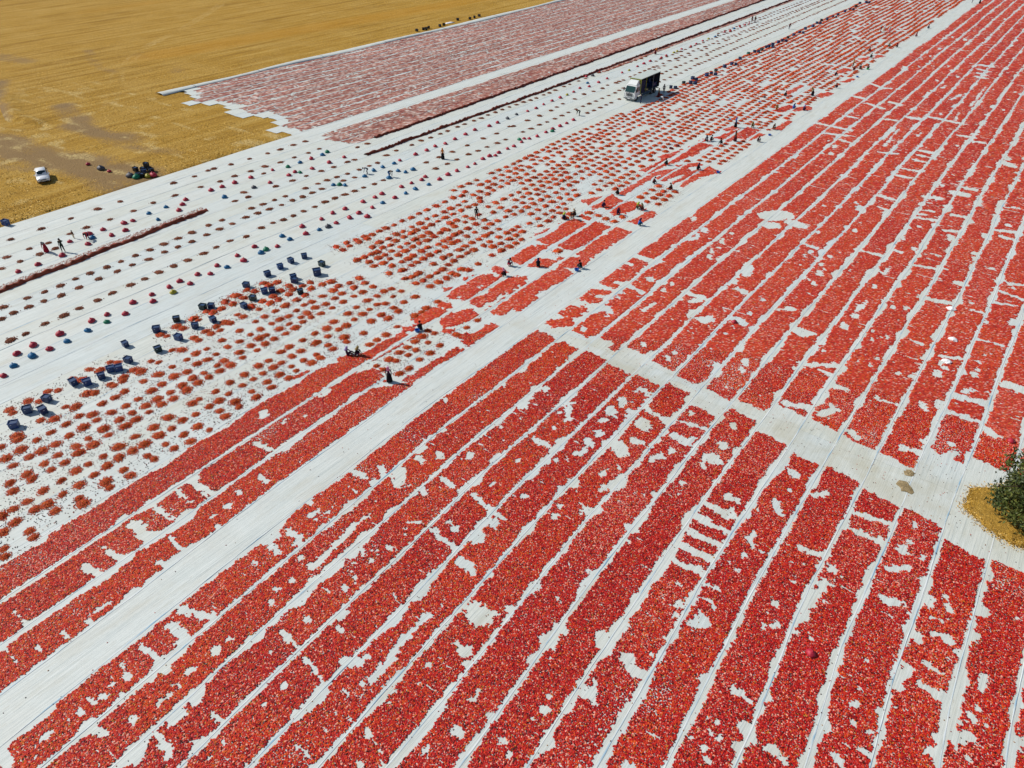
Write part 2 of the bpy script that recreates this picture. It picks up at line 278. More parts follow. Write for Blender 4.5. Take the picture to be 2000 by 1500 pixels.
# ------------------------------------------------------------------ measured layout, metres on the ground
GAPS="""0.17:-43.26,2.56 -41.08,2.64;0.33:-38.98,6.81 -39.03,5.28 -38.29,5.24;0.1:-39.6,2.37 -38.88,2.35;0.09:-39.95,0.98 -39.24,0.98;0.07:-39.4,3.8 -38.45,3.82;0.25:-41.35,1.04 -40.52,1;0.24:-34.28,6.3 -32.05,6.44;0.44:-34,8.25 -32.16,8.37 -32.51,7.87;0.44:-34.54,9.43 -33.89,9.67 -32.61,10.16;0.29:-33.98,4.86 -32.8,4.7;0.39:-31.85,3.29 -31.87,4.99;0.23:-33.25,3.81 -33.29,3.83;0.15:-33.42,2.49 -32.87,2.51;0.24:-33.16,1.9 -32.73,1.84;0.12:-32.97,3.03 -32.56,3.05;0.45:-33.19,0.08 -32.92,-0.25;0.69:-34.1,-2.13 -33.03,-2.18;0.48:-30.12,8.85 -30.18,8.9;0.2:-30.21,9.94 -30.24,9.96;0.17:-30.25,11.62 -30.27,11.64;0.24:-30.09,7.39 -30.18,7.1;0.24:-29.7,5.52 -29.86,4.79;0.3:-30.12,3.42 -30.15,3.44;0.23:-30.04,6.15 -30.07,6.17;0.39:-31.28,6.23 -31.34,6.27;0.31:-31.57,5.39 -31.61,5.42;0.32:-31.06,1.8 -30.56,1.99;0.47:-28.46,6.85 -28.46,6.25;0.22:-26.81,6.43 -26.12,6.48;0.53:-28.42,5.3 -28.29,4.73;0.26:-28.37,3.74 -26.88,3.7 -26.62,3.46;0.18:-26.12,4.9 -26.13,4.9;0.15:-26.83,5.28 -26.84,5.28;0.51:-27.87,2.6 -27.76,2.16;0.21:-24.69,4.84 -24.69,4.84;0.35:-30.82,14.12 -30.89,14.17;0.26:-30.35,13.33 -30.39,13.36;0.22:-30.68,15.3 -30.72,15.34;0.23:-27.79,12.26 -25.93,12.19;0.33:-27.34,13.87 -27.39,13.91;0.35:-27.23,16.98 -27.29,17.03;0.31:-27.32,18.11 -27.37,18.16;0.21:-27.18,15.24 -27.21,15.27;0.16:-27.59,10.24 -27.61,10.26;0.12:-27.31,10.9 -27.33,10.91;0.29:-25.12,12.02 -24.2,11.75;0.09:-23.55,11.61 -22.86,11.62;0.23:-24.88,10.07 -24.9,10.08;0.12:-25.4,14.78 -24.71,14.6;0.3:-25.6,15.84 -25.7,15.16;0.23:-24.87,8.57 -24.89,8.58;0.39:-23.22,13.36 -22.64,13.47;0.37:-21.36,18.81 -21.31,16.37 -21.12,15.61 -20.94,14.65 -20.89,13.74 -20.89,13.42;0.15:-20.5,14.77 -19.77,14.8;0.23:-21.14,12.92 -21.15,12.93;0.19:-21.04,10.71 -21.05,10.72;0.36:-22.33,14.47 -22.39,13.77;1.12:-19.26,21.15 -18.42,20.8;0.5:-18.46,18.42 -17.48,18.38;0.34:-18.19,21.59 -17.67,21.74;0.19:-18.43,15.08 -18.44,15.09;0.24:-18.86,16.22 -18.87,16.24;0.24:-16.96,17.77 -16.98,17.78;0.31:-19.31,13.79 -19.32,13.8;0.3:-19.1,13.05 -19.11,13.06;0.43:-17.48,22.46 -17.52,22.52;0.34:-18.85,11.06 -18.45,11.09;0.22:-17.68,11.04 -17.68,11.04;0.24:-15.29,16.25 -15.29,16.85;0.35:-14.93,14.22 -14.4,14.16;0.18:-14.3,15.07 -14.3,15.07;0.36:-15.5,12.16 -15.5,12.16;0.14:-15.58,12.46 -15.58,12.46;0.25:-18.15,9.63 -17.72,9.62;0.43:-12.31,15.39 -12.31,15.39;0.22:-12.48,14.9 -12.48,14.9;0.36:-11.61,14.94 -11.61,14.94;0.7:-17.05,24.93 -17.14,25.04;0.5:-14.13,23.29 -14.18,23.35;0.5:-13.58,23.36 -13.62,23.41;0.49:-14.09,21.93 -14.12,21.98;0.48:-13.38,21.9 -13.41,21.95;0.17:-12.7,24.89 -12.71,24.91;0.24:-13.11,21.23 -13.13,21.25;0.3:-11.81,19.08 -11.82,19.1;0.45:-11.6,18.26 -11.61,18.27;0.26:-11.65,17.36 -11.65,17.37;0.26:-11.08,16.96 -11.08,16.96;0.9:-11.26,24.28 -11.32,24.38;0.99:-10.07,20.59 -10.1,20.63;0.46:-10.01,21.35 -10.03,21.38;0.52:-11.05,28.21 -11.1,28.3;0.43:-10.55,27.84 -10.59,27.91;0.5:-10.45,25.97 -10.49,26.03;0.65:-9.44,24.04 -8.84,23.63 -8.17,23.71;0.6:-8.46,29.65 -8.52,29.76;0.51:-8.38,28.74 -8.42,28.82;0.39:-7.81,23.54 -7.83,23.57;0.8:-6.79,29.42 -6.85,29.55;0.4:-7.23,28.82 -6.92,28.93;0.25:-7.55,31.05 -6.83,31.09 -6.44,30.63;0.21:-7.86,32.12 -7.08,32.45 -6.58,32.17;0.16:-9.45,31.05 -9.05,31.02;0.36:-6.18,18.37 -5.83,18.47;0.15:-7.04,20.02 -7.04,20.02;0.35:-3.21,26.02 -2.66,26.24 -1.9,25.92;0.15:-3.46,25.83 -3.46,25.84;0.26:-3.22,23.66 -3.22,23.67;0.22:-3.22,22.97 -3.22,22.97;0.36:-3.18,21.87 -3.18,21.87;0.35:-2.71,21.35 -2.71,21.35;0.22:-2.65,22.9 -2.65,22.91;0.53:-1.66,24.38 -1.35,23.98;0.18:-3.92,21.94 -3.92,21.94;0.36:-1.78,23.02 -1.78,23.03;0.3:-4.44,24.57 -4.45,24.59;0.33:-4.74,31.03 -4.76,31.09;0.42:-3.36,31.47 -3.39,31.54;0.17:-3.67,31.38 -3.68,31.41;0.5:-7.66,17.85 -7.66,17.85;0.18:-3.04,36.02 -3.05,36.07;0.39:-3.47,33.58 -3.5,33.67;0.33:-3.04,31.75 -2.78,31.95;0.46:-1.23,27 -1.24,27.04;0.49:-0.02,24.01 0.89,23.91;0.57:-1.72,33.24 -1.36,37.32;0.33:-1.74,32.35 -1.76,32.41;0.47:2.2,38.45 3.47,38.53;0.13:2.72,40 2.71,40.04;0.45:2.82,29.57 2.81,29.62;0.26:3.18,28.33 3.17,28.35;0.22:4.03,28.32 4.02,28.34;0.28:3.26,26.84 4.29,27.1;0.41:2.9,25.7 3.33,25.42;0.16:2.62,32.96 2.61,32.98;0.19:2.84,30.8 2.83,30.83;0.6:4.69,39.86 4.65,40.04;0.47:5.88,40.16 5.86,40.3;0.17:5.57,40.98 5.56,41.03;0.16:5.49,37.5 5.48,37.54;0.45:6.24,37.51 6.54,37.51;0.4:5.66,33.26 5.88,33.23;0.59:6.36,33.29 6.89,33.09;0.26:5.51,34.95 6.48,34.82;0.23:5.23,38.76 6.05,38.89;0.51:4.71,33.91 4.55,32.42;0.41:4.71,36.53 4.69,36.62;0.12:6.08,35.7 6.08,35.72;0.12:6.57,36.18 6.57,36.2;0.57:7.06,29.26 7.05,29.31;0.43:7.23,30.37 7.22,30.42;0.37:4.19,29.84 4.18,29.88;0.4:6.93,36.97 6.92,37.06;0.46:8.63,36.24 8.71,35.27;0.57:7.57,38.78 7.54,38.93;0.48:7.52,34.17 7.89,30.72;0.22:8.7,33.65 8.69,33.69;0.45:8.57,32.86 8.55,32.93;0.29:9.25,32.73 9.24,32.78;0.51:8.53,31.53 8.52,31.6;0.58:8.07,31.18 8.05,31.25;0.21:8.83,30.18 8.82,30.2;0.35:7.49,43.44 7.47,43.56;0.47:10.46,37.37 10.44,37.48;0.65:10.9,32.86 10.89,32.96;0.33:-44.53,15.41 -42.99,15.21;0.61:-44.87,16.76 -42.09,16.75;0.28:-44.54,13.36 -42.34,13.4;0.93:-44.08,11.44 -41.68,11.26 -41.72,11.98;0.35:-43.78,8.92 -41.68,9.21;0.41:-43.3,7.27 -41.75,7.48;0.21:-40.82,12.36 -39.01,12.25;0.3:-39.37,10.67 -38.98,10.83;0.21:-40.18,15.35 -40.02,16.13;0.59:-39.98,16.67 -40.19,16.81;0.4:-40.58,18.14 -40.72,18.24;0.29:-38.87,15.01 -38.96,15.07;0.51:-45.17,31.1 -45.1,30.42;0.51:-44.43,22.68 -42.9,22.83;0.41:-40.91,20.31 -40.1,20.2;0.69:-46.95,25.25 -47.3,25.51;0.3:-45,26.09 -44.84,25.55;0.21:-39.64,23.28 -39.72,23.35;0.17:-43.86,27.45 -43.94,27.51;0.16:-42.53,24.69 -42.61,24.74;0.32:-41.71,23.63 -41.85,23.73;0.35:-35.46,36.64 -35.61,36.8;0.52:-33.56,26.67 -33.73,26.84;0.52:-35.25,25.16 -34.18,25.42;0.17:-34.38,23.82 -33.29,23.77;0.4:-34.27,20.49 -34.35,19.94;0.15:-33.53,21.11 -33.57,21.14;0.39:-34.72,17.14 -34.92,16.39 -33.48,16.29;0.57:-34.29,18.09 -33.45,18.11 -32.97,17.72;0.41:-32.97,26.23 -33.09,26.36;0.51:-33.08,25.22 -33.24,25.36;0.4:-35.25,20.82 -35.37,20.92;0.36:-33.83,14.68 -33.91,14.74;0.53:-30.87,30.82 -31.04,31;0.42:-31.58,29.25 -31.71,29.39;0.97:-32.46,27.47 -31.53,26.52;0.41:-30.8,22.63 -30.97,21.23 -30.66,20.07;0.44:-30.66,20.07 -30.52,16.97;0.42:-32.12,29.51 -32.25,29.66;0.27:-31.68,16.89 -31.74,16.94;0.34:-28.54,28.97 -27.84,28.79;0.31:-29.02,28.9 -29.1,28.99;0.6:-29.15,26.94 -29.31,27.12;0.25:-27.2,24.57 -27.97,23.99;0.3:-27.76,21.38 -27.21,21.35;0.27:-28.74,20.04 -28.24,19.7;0.23:-27.53,19.77 -27.57,19.81;0.15:-28.26,18.27 -27.97,18.35;0.29:-32.05,37.28 -32.16,37.41;0.48:-32.66,41.64 -32.86,41.89;0.3:-25.92,29.02 -24.85,28.98;0.31:-25.47,30.87 -25.55,30.96;0.52:-25.52,25.84 -24.88,25.69;0.35:-25.93,24.59 -23.76,24.12;0.52:-24.04,28.75 -23.64,28.56;0.64:-28.99,32.21 -29.18,32.44;0.24:-23.73,26.99 -23.78,27.05;0.98:-22.88,25.81 -23.06,26.03;0.23:-23.32,28.64 -22.31,28.6;0.71:-22.42,23.4 -21.27,23.44;0.76:-22.69,27.53 -22.84,27.72;0.82:-29.48,40.38 -29.72,42.1;0.48:-29.16,43.56 -29.34,43.81;0.46:-26.9,42.57 -25.89,43.57;0.46:-25.95,42.82 -25.13,41.17;0.59:-25.89,37.37 -24.37,37.3;0.22:-25.41,39.57 -25.48,39.67;0.37:-25.4,34.24 -25.5,34.38;0.7:-22.18,49.05 -21.42,48.89;0.7:-22.34,46 -22.56,46.38;0.81:-22.59,44.39 -22.84,44.8;0.34:-21.83,44 -21.93,44.17;0.45:-22.58,42.84 -22.71,43.06;0.66:-21.87,41.05 -22.06,41.35;0.76:-21.86,39.58 -22.06,39.91;0.54:-21.97,37.96 -22.11,38.18;0.43:-21.73,38.57 -21.84,38.75;0.21:-22.26,36.86 -22.32,36.94;0.32:-22.92,36.14 -23,36.26;0.63:-23.39,35.7 -23.55,35.93;0.3:-22.62,31.28 -22.69,31.37;0.29:-19.79,32.08 -19.85,32.17;0.8:-20.95,45.18 -21.18,45.59;1.1:-19.64,44.68 -19.2,44.58;0.96:-19.89,40.91 -19.14,40.47;0.64:-19,42.4 -18.15,42.43;0.36:-19.04,37.84 -19.14,37.2;0.26:-18.34,38.68 -18.4,38.78;0.87:-20.23,34.71 -20.42,35;0.6:-20.59,33.44 -20.72,33.64;0.37:-18.23,36.09 -18.17,35.6;0.35:-20.09,46.68 -20.19,46.86;0.68:-17.82,33 -17.95,33.2;0.39:-18.17,32.63 -18.24,32.75;0.39:-19.51,30.97 -19.58,31.08;0.54:-14.68,28.36 -14.75,28.47;0.69:-16.71,41.33 -16.35,41.99;0.48:-15.75,42.89 -15.86,43.11;0.59:-18.01,46.13 -20.41,47.03;0.64:-16.69,44.99 -15.77,44.85;0.58:-14.1,35.03 -14.2,35.21;0.48:-14.31,34.41 -14.39,34.56;0.48:-14.67,33.51 -14.74,33.65;0.36:-16.27,28.01 -16.32,28.09;0.4:-14.64,37.66 -14.71,37.8;0.2:-15.23,37.09 -15.27,37.16;0.54:-12.66,46.22 -12.78,46.48;0.37:-12.98,42.9 -13.05,43.06;0.29:-16.73,48.56 -16.81,48.72;0.27:-17.11,47.04 -15.81,47.15 -14.94,47.37;0.28:-14.83,48.44 -14.9,48.6;0.45:-17.67,46.67 -17.79,46.91;0.58:-15.15,45.53 -15.21,44.66;0.26:-13.55,40.11 -13.6,40.21;0.25:-13.17,38.9 -13.21,38.99;0.96:-12.99,44.15 -12.35,44.25;0.45:-13.08,49.06 -13.18,49.31;0.52:-11.18,39.27 -9.77,39.17 -8.45,39.2;0.52:-11.06,37.54 -9.68,37.47 -8.39,37.52;0.5:-11.14,35.97 -9.78,35.92 -8.51,35.99;0.48:-11.12,34.38 -9.79,34.35 -8.54,34.43;0.49:-11.17,32.87 -9.86,32.86 -8.64,32.96;0.49:-9.06,39.68 -9.14,39.85;0.32:-6.85,38.46 -6.96,37.76 -6.46,37.25 -5.74,37.35;0.37:-6.8,36.19 -6.84,36.3;0.22:-7.27,35.04 -6.64,34.68;0.49:-10.01,40.92 -9.16,40.89;0.29:-7.55,40.96 -7.59,41.06;0.27:-7.64,34.57 -7.67,34.64;0.7:-10.63,55.15 -8.61,55.75;0.82:-10.28,53.56 -9.54,52.79;0.52:-7.07,57.39 -6.53,57.1 -7.42,55.62;0.75:-7.82,60.57 -6.87,60.54;0.39:-7.58,55.39 -6.8,55.42;0.55:-4.52,54.44 -4.62,54.78;0.44:-3.94,53.88 -4.01,54.14;0.58:-0.45,62.16 -0.54,62.6;0.55:0.56,57.04 0.48,57.39;0.72:-0.54,55.18 0.9,55.48;0.49:2.49,67.53 2.06,66.95;0.77:1.62,65.77 3.98,66.24;0.63:1.33,62.83 3.71,62.84;0.32:-3.75,60.84 -2.49,61.1;0.3:-4.16,61.12 -4.22,61.34;0.43:2.57,57.99 2.51,58.28;0.88:4.85,61.97 5.29,61.67;1.17:5.23,70.6 6.52,70.34;0.7:0.72,63.23 0.61,63.77;0.6:2.67,56.43 3.03,57.1;0.4:-6.33,44.48 -6.39,44.65;0.52:-6.79,42.68 -6.13,41.69;0.52:-6.96,46.82 -6.59,46.36;0.56:-4.45,45.14 -4.03,45.99;0.51:-3.81,39.26 -3.03,39.41 -2.22,39.73;0.14:-3,37.97 -3.01,38.01;0.54:-1.37,38.72 -1.42,38.88;0.58:-1.79,43.38 0.77,43.33;0.52:-1.48,45.22 0.92,45.59;0.48:2.42,46.45 2.37,46.66;0.83:2.29,43.56 2.22,43.88;0.37:2.48,44.62 2.45,44.76;0.43:2,41.23 2.97,42.11;0.27:3.53,43.75 3.51,43.85;0.27:4.36,43.81 4.34,43.91;0.74:-33.16,60.17 -31.63,59.27;0.48:-33.23,65.99 -30.78,65.21;0.29:-32.33,62.4 -32.48,62.65;0.29:-32.34,63.85 -32.49,64.11;0.54:-31.91,54.52 -32.16,54.92;0.82:-31.66,53.14 -33.29,53.44;0.28:-31.33,58.5 -31.46,58.72;0.79:-33.33,58.32 -32.36,59.4;0.95:-33.19,72.49 -33.01,73.48;0.6:-31.53,68.43 -31.85,69.02;0.37:-28.86,61.71 -28.64,63.95;0.37:-29.11,66.99 -29.29,67.33;0.3:-29,69.01 -29.15,69.3;0.51:-32.37,82.95 -32.67,83.58;0.68:-32.24,84.63 -32.65,85.5;0.53:-35,87.31 -35.33,88.01;0.66:-32.85,81.31 -32.36,82.17;1.11:-30.13,53.69 -28.48,53.75;0.49:-28.92,79.73 -29.18,80.29;0.48:-28.43,77.89 -28.68,78.43;0.66:-28.99,82.99 -29.35,83.8;0.34:-28.88,85.98 -29.06,86.42;0.64:-27.08,68.4 -24.7,68.38 -25.47,66.72;0.23:-30.73,68.51 -30.85,68.73;0.56:-24.38,64.45 -24.61,64.93;1.05:-22.8,63.97 -22.36,64.63;0.39:-25.48,55.83 -25.64,56.11;0.47:-24.17,55.28 -24.25,54.36;0.45:-23.4,73.92 -23.6,74.39;0.83:-21.36,72.37 -22.53,72.6;0.39:-22.25,56.26 -22.39,56.53;0.51:-22.37,54.98 -22.55,55.33;0.9:-23.69,78.85 -23.17,76.78;0.42:-19.18,68.13 -19.34,68.52;1:-20.27,66.22 -19.19,66.06;0.63:-17.91,56.66 -18.11,57.1;0.63:-15.98,58.94 -16.17,59.41;0.5:-15.79,57.53 -15.93,57.89;0.29:-19.13,71.7 -19.24,71.98;2.77:-27.21,94.77 -25.96,96.27;1.57:-23.93,94.6 -22.6,94.31;1.65:-26.12,91.9 -25.57,92.32;0.54:-20.66,89.14 -18.72,88.75;0.42:-19.99,93.14 -20.19,93.73;0.48:-18.91,86.87 -19.11,87.49;0.4:-19.08,85.48 -19.25,85.98;0.16:-21.54,84.68 -21.62,84.88;0.4:-16.67,87.31 -16.83,87.82;0.39:-16.65,84.32 -16.81,84.8;0.61:-16.22,82.02 -16.45,82.74;0.37:-15.86,79.11 -16,79.53;0.31:-16.1,83.55 -16.22,83.92;0.23:-16.73,79.91 -16.82,80.17;0.24:-15.9,88.9 -15.99,89.21;0.43:-16.32,96.92 -16.5,97.54;0.22:-22.38,102.98 -22.49,103.32;0.81:-17.78,104.47 -18.15,105.79;0.37:-18.91,106.62 -19.08,107.23;0.75:-17.07,111.67 -15.05,111.39;0.51:-15.92,107.24 -14.96,106.84;0.18:-15.4,108.6 -15.48,108.9;0.56:-16.99,71.06 -16.08,72.1;1.15:-13.98,68.11 -12.87,68.02;0.23:-13.56,85.13 -13.64,85.41;0.3:-10.08,82.59 -10.17,82.94;0.31:-10.18,75.89 -9.84,78.58;0.42:-9.92,74.49 -10.04,74.91;0.68:-10.29,71.62 -10.48,72.27;0.27:-7.58,72.65 -7.64,72.91;0.33:-7.23,70.89 -7.31,71.2;0.4:-6.09,72.32 -6.19,72.7;0.42:-7.21,78.9 -7.32,79.37;0.28:-5.92,79.63 -5.99,79.94;0.3:-11.32,87.83 -10.14,86.67 -10,88.42;0.16:-11.23,88.61 -11.28,88.81;0.58:-14.47,91.53 -11.53,91.52;0.58:-11.11,94.08 -10.02,94;0.5:-10.75,98.37 -10.93,99.12;0.21:-9.87,103.53 -9.94,103.85;0.71:-11.16,106.41 -8.72,107.2;0.59:-11.19,108.03 -10.23,108.2;0.49:-11.22,109.67 -9.68,110.28;1.34:-11.42,115.35 -10.13,115.73;0.49:-8.7,95.5 -8.86,96.19;0.45:-8.02,91.17 -5.44,91.88;0.39:-6.86,95.95 -5.81,95.86;0.64:-4.9,83.4 -1.85,83.94;0.36:-5.57,83.37 -5.66,83.8;0.74:-6.98,110.67 -6.18,110.73;0.66:-6.9,104.45 -5.46,105.04;0.84:-5.61,101.74 -5.85,103.03;0.47:-5.08,92.21 -5.2,92.83;1.05:-4.98,109.31 -5.29,111.1;1.67:-8.29,119.56 -7.29,119.71;0.92:-4.89,116.4 -5.17,118.09;0.21:-0.41,85.24 -0.45,85.5;0.37:-0.56,83.88 0.98,83.69;0.67:-2.32,105.34 -2.49,106.42;0.88:-2.63,89.6 -1.98,89.72;0.48:-2.19,97.35 -2.3,98.04;0.67:-1.46,108.57 1.1,109.52;0.87:-0.47,106.86 1.04,106.56;0.43:-0.45,110.98 -0.55,111.72;0.51:-1.59,118.11 0.07,118.8;0.49:1.48,90.45 3.88,89.71;0.68:2.42,93.05 3.65,93.61;0.15:1.69,93.55 1.66,93.76;0.38:1.23,86.98 3.63,87.75;0.18:1.25,94.78 1.22,95.03;0.22:2.81,92.05 2.78,92.34;0.68:3.98,83.22 3.88,84.01;0.33:1.47,77.68 3.66,77.85;0.26:2.51,74.81 2.47,75.07;0.32:2.21,73.16 2.16,73.46;0.25:2.48,71.5 2.45,71.73;0.37:-1.13,71.91 0.69,72.73;0.38:-0.61,70.44 -0.67,70.78;0.31:-0.17,69.99 -0.23,70.27;0.62:1.27,70.13 1.17,70.69;0.49:-0.52,68.31 -0.61,68.74;0.43:2.36,70.26 2.29,70.65;0.68:-11.57,62.31 -8.63,64;0.34:-9.91,62.22 -8.56,62.19;0.5:-11.71,60.89 -11.84,61.27;0.19:-10.56,65.79 -10.62,65.95;0.19:-7.26,66.04 -7.31,66.2;0.31:-6.06,66.07 -6.13,66.33;0.25:-5.87,67.62 -5.93,67.84;0.25:-3.59,66.11 -3.64,66.31;0.26:-3.95,73.26 -2.94,73.13;0.37:-2.39,66.43 -2.46,66.74;0.9:-36.51,141.63 -29.68,140.56;0.93:-32.9,136.27 -29.53,137.01;0.85:-33.16,149.25 -31.23,149.17;0.61:-29.6,134.3 -27.38,133.4;0.55:-28.97,129.37 -29.33,130.53;0.54:-28.38,125.38 -28.72,126.48;0.27:-30.9,132.08 -31.09,132.66;0.21:-29.5,124.93 -29.64,125.37;1.12:-36.32,164.32 -33.87,163.77;0.93:-36.25,177.25 -32.65,174.66;0.88:-31.98,160.53 -28.55,158.64;1.04:-32.87,174.5 -31.56,175.49;1.23:-28.52,164.3 -26.62,163.45;1.35:-22.88,155.5 -21.33,155.66;0.88:-26.74,151.55 -24.79,152.02;1.03:-20.55,158.31 -13.95,157.28;0.37:-18.66,161.25 -18.87,162.26;0.36:-22.83,146.7 -22.42,135.47;0.46:-19.05,144.33 -19.29,145.42;0.28:-19.08,146.37 -19.22,147.04;0.68:-22.4,131.39 -19.84,132.54;1.06:-16.72,136.51 -14.54,136.56;0.78:-16.78,134.07 -14.32,133.6;0.79:-16.7,131.03 -14.75,131;0.75:-17,125.62 -14.78,125.88;0.72:-17.25,121.91 -15.24,122.07;0.9:-18.92,201.8 -17.1,200.24;1.25:-18.5,197.72 -16.92,197.49;1.12:-18.99,205.53 -17.25,204.57;1.7:-19.54,210.6 -17.63,210.46;0.57:-19.22,173.7 -18.53,179.05;0.27:-15.22,170.97 -15.35,189.11;0.69:-28.1,238.91 -28.63,241.9;0.5:-31.28,223.18 -31.68,225.15;0.38:-31.21,212.63 -31.51,214.07;0.31:-32.36,208.46 -32.61,209.62;1.05:-32.9,194.43 -33.74,198.03;0.36:-30.99,199.58 -31.27,200.85;0.45:-25.43,203.62 -25.74,205.24;0.43:-21.82,194.37 -22.09,195.84;0.43:-24.75,187.94 -25.03,189.33;0.45:-22.39,185.09 -22.6,182.3;0.59:-24.33,279.2 -24.74,282.18;0.45:-23.99,269.67 -24.31,271.9;0.5:-23.9,305.05 -24.26,307.88;0.53:-31.6,240.85 -32.03,243.13;0.97:-13.18,149.43 -11.16,149.62;0.93:-10.94,147.16 -9.22,147.61;0.28:-16.18,164.78 -15.76,158.88;0.27:-13.61,187.33 -13.74,188.22;0.26:-9.79,180.41 -9.9,181.22;0.25:-9.47,171.62 -9.57,172.35;0.27:-9.62,187.82 -9.74,188.7;0.24:-10.04,127.1 -10.14,127.59;0.22:-12.38,142.8 -12.47,143.32;1.38:-5.06,139.11 -3.37,137.42;0.63:-4.48,140.27 -4.69,141.73;0.41:-2.16,137.83 -2.28,138.76;1.15:-7.47,122.7 -6.61,122.72;0.39:-10.53,121.24 -10.68,121.98;0.58:-2.12,126.76 -2.27,127.94"""
ADDS="""1.66:-36.49,71.7 -34.02,71.43;3.2:-36.03,66.62 -33.96,68.19;1.64:-35.55,69.43 -33.75,69.98;1.23:-36.33,64.8 -33.99,64.65;1.33:-36.11,61.92 -34.04,62.74;1.52:-36.4,60.22 -33.83,60.73;1.4:-35.35,57.82 -34.24,56.62;1.82:-35.12,53.49 -34.06,55.1;1.65:-35.49,56 -34.15,58.04;3.69:-49.08,83.8 -47.61,86.68;3.38:-45.42,83.71 -43.79,86.65;1.65:-40.95,81.94 -40.58,85.99;1.1:-47.96,79.02 -46.66,78.93;3.67:-47.85,69.93 -46.86,76.67;3.1:-44.42,70.17 -44.08,77.74;2.58:-41.36,69.32 -40.94,78.11;2.46:-46.95,62.9 -46.91,66.9;1.47:-47.08,67.69 -46.3,68.29;2.53:-44.99,63.95 -43.17,64.91;2.89:-41.99,66.23 -40.23,67.56;2.91:-41.67,58.07 -40.63,63.93;2.3:-40.71,54.1 -40.4,56.82;1.87:-44.49,58.61 -43.53,59.34;1.75:-42.48,55.97 -41.79,56.5;2.74:-48.13,52.05 -46.72,54.24;2.6:-48.13,55.46 -46.72,57.31;3.21:-45.04,52.22 -44.61,58.52;1.52:-48.29,59.77 -45.86,59.16;2.35:-41.61,52.03 -41.61,54.82;1.91:-46.86,45.38 -46.53,48.3;1.25:-47.27,49.12 -46.57,49.82;2.49:-44.56,47.13 -43.33,49.72;1.16:-43.49,45.71 -42.79,45.93;1.27:-40.25,45.41 -39.99,49.31;1.05:-41.29,45.83 -41.03,46.33;1.12:-46.8,43.35 -46.43,43.94;1.75:-46.64,35.97 -45.95,42.29;1.25:-47.99,35.36 -47.45,36.04;2.55:-48.44,30.62 -46.59,34.92;1.19:-40.3,36.8 -39.81,43.69;2.3:-44.9,33.06 -43.32,35.54;1.85:-49.19,99.92 -48.14,109.63;2.88:-48.74,106.75 -47.55,112.58;1.15:-47.55,89.5 -47.44,100.36;1.82:-45.73,98.19 -44.52,103.47;2.41:-42.64,98.02 -42.29,101.66;2.64:-49.52,107.15 -48.2,111.12;2.68:-48.41,110.2 -47.31,117.21;2.95:-45.99,122.28 -44.38,130.38;2.37:-42.93,124.6 -42.26,128.49;1.76:-40.34,133.45 -39.94,139.24;2.11:-44.48,144.61 -43.58,149.46;2.43:-42.32,147.28 -40.28,150.39;1.26:-47.51,157.63 -47.21,166.36;3.15:-46.18,100.68 -44.32,104.09;2.89:-42.78,102.61 -41.11,106.53;1.47:-45.83,105 -43.99,107.78;1.89:-42.77,160.07 -42.39,162.69;1.29:-48.64,118.62 -48.08,119.86;1.53:-47.75,127.38 -46.92,129.8;2.29:-45.08,182.34 -43.63,187.26;2.28:-43.73,199.4 -41.45,206.57;1.48:-40.97,174.62 -40.1,178.79;1.86:-41.41,159.67 -40.33,163.58"""
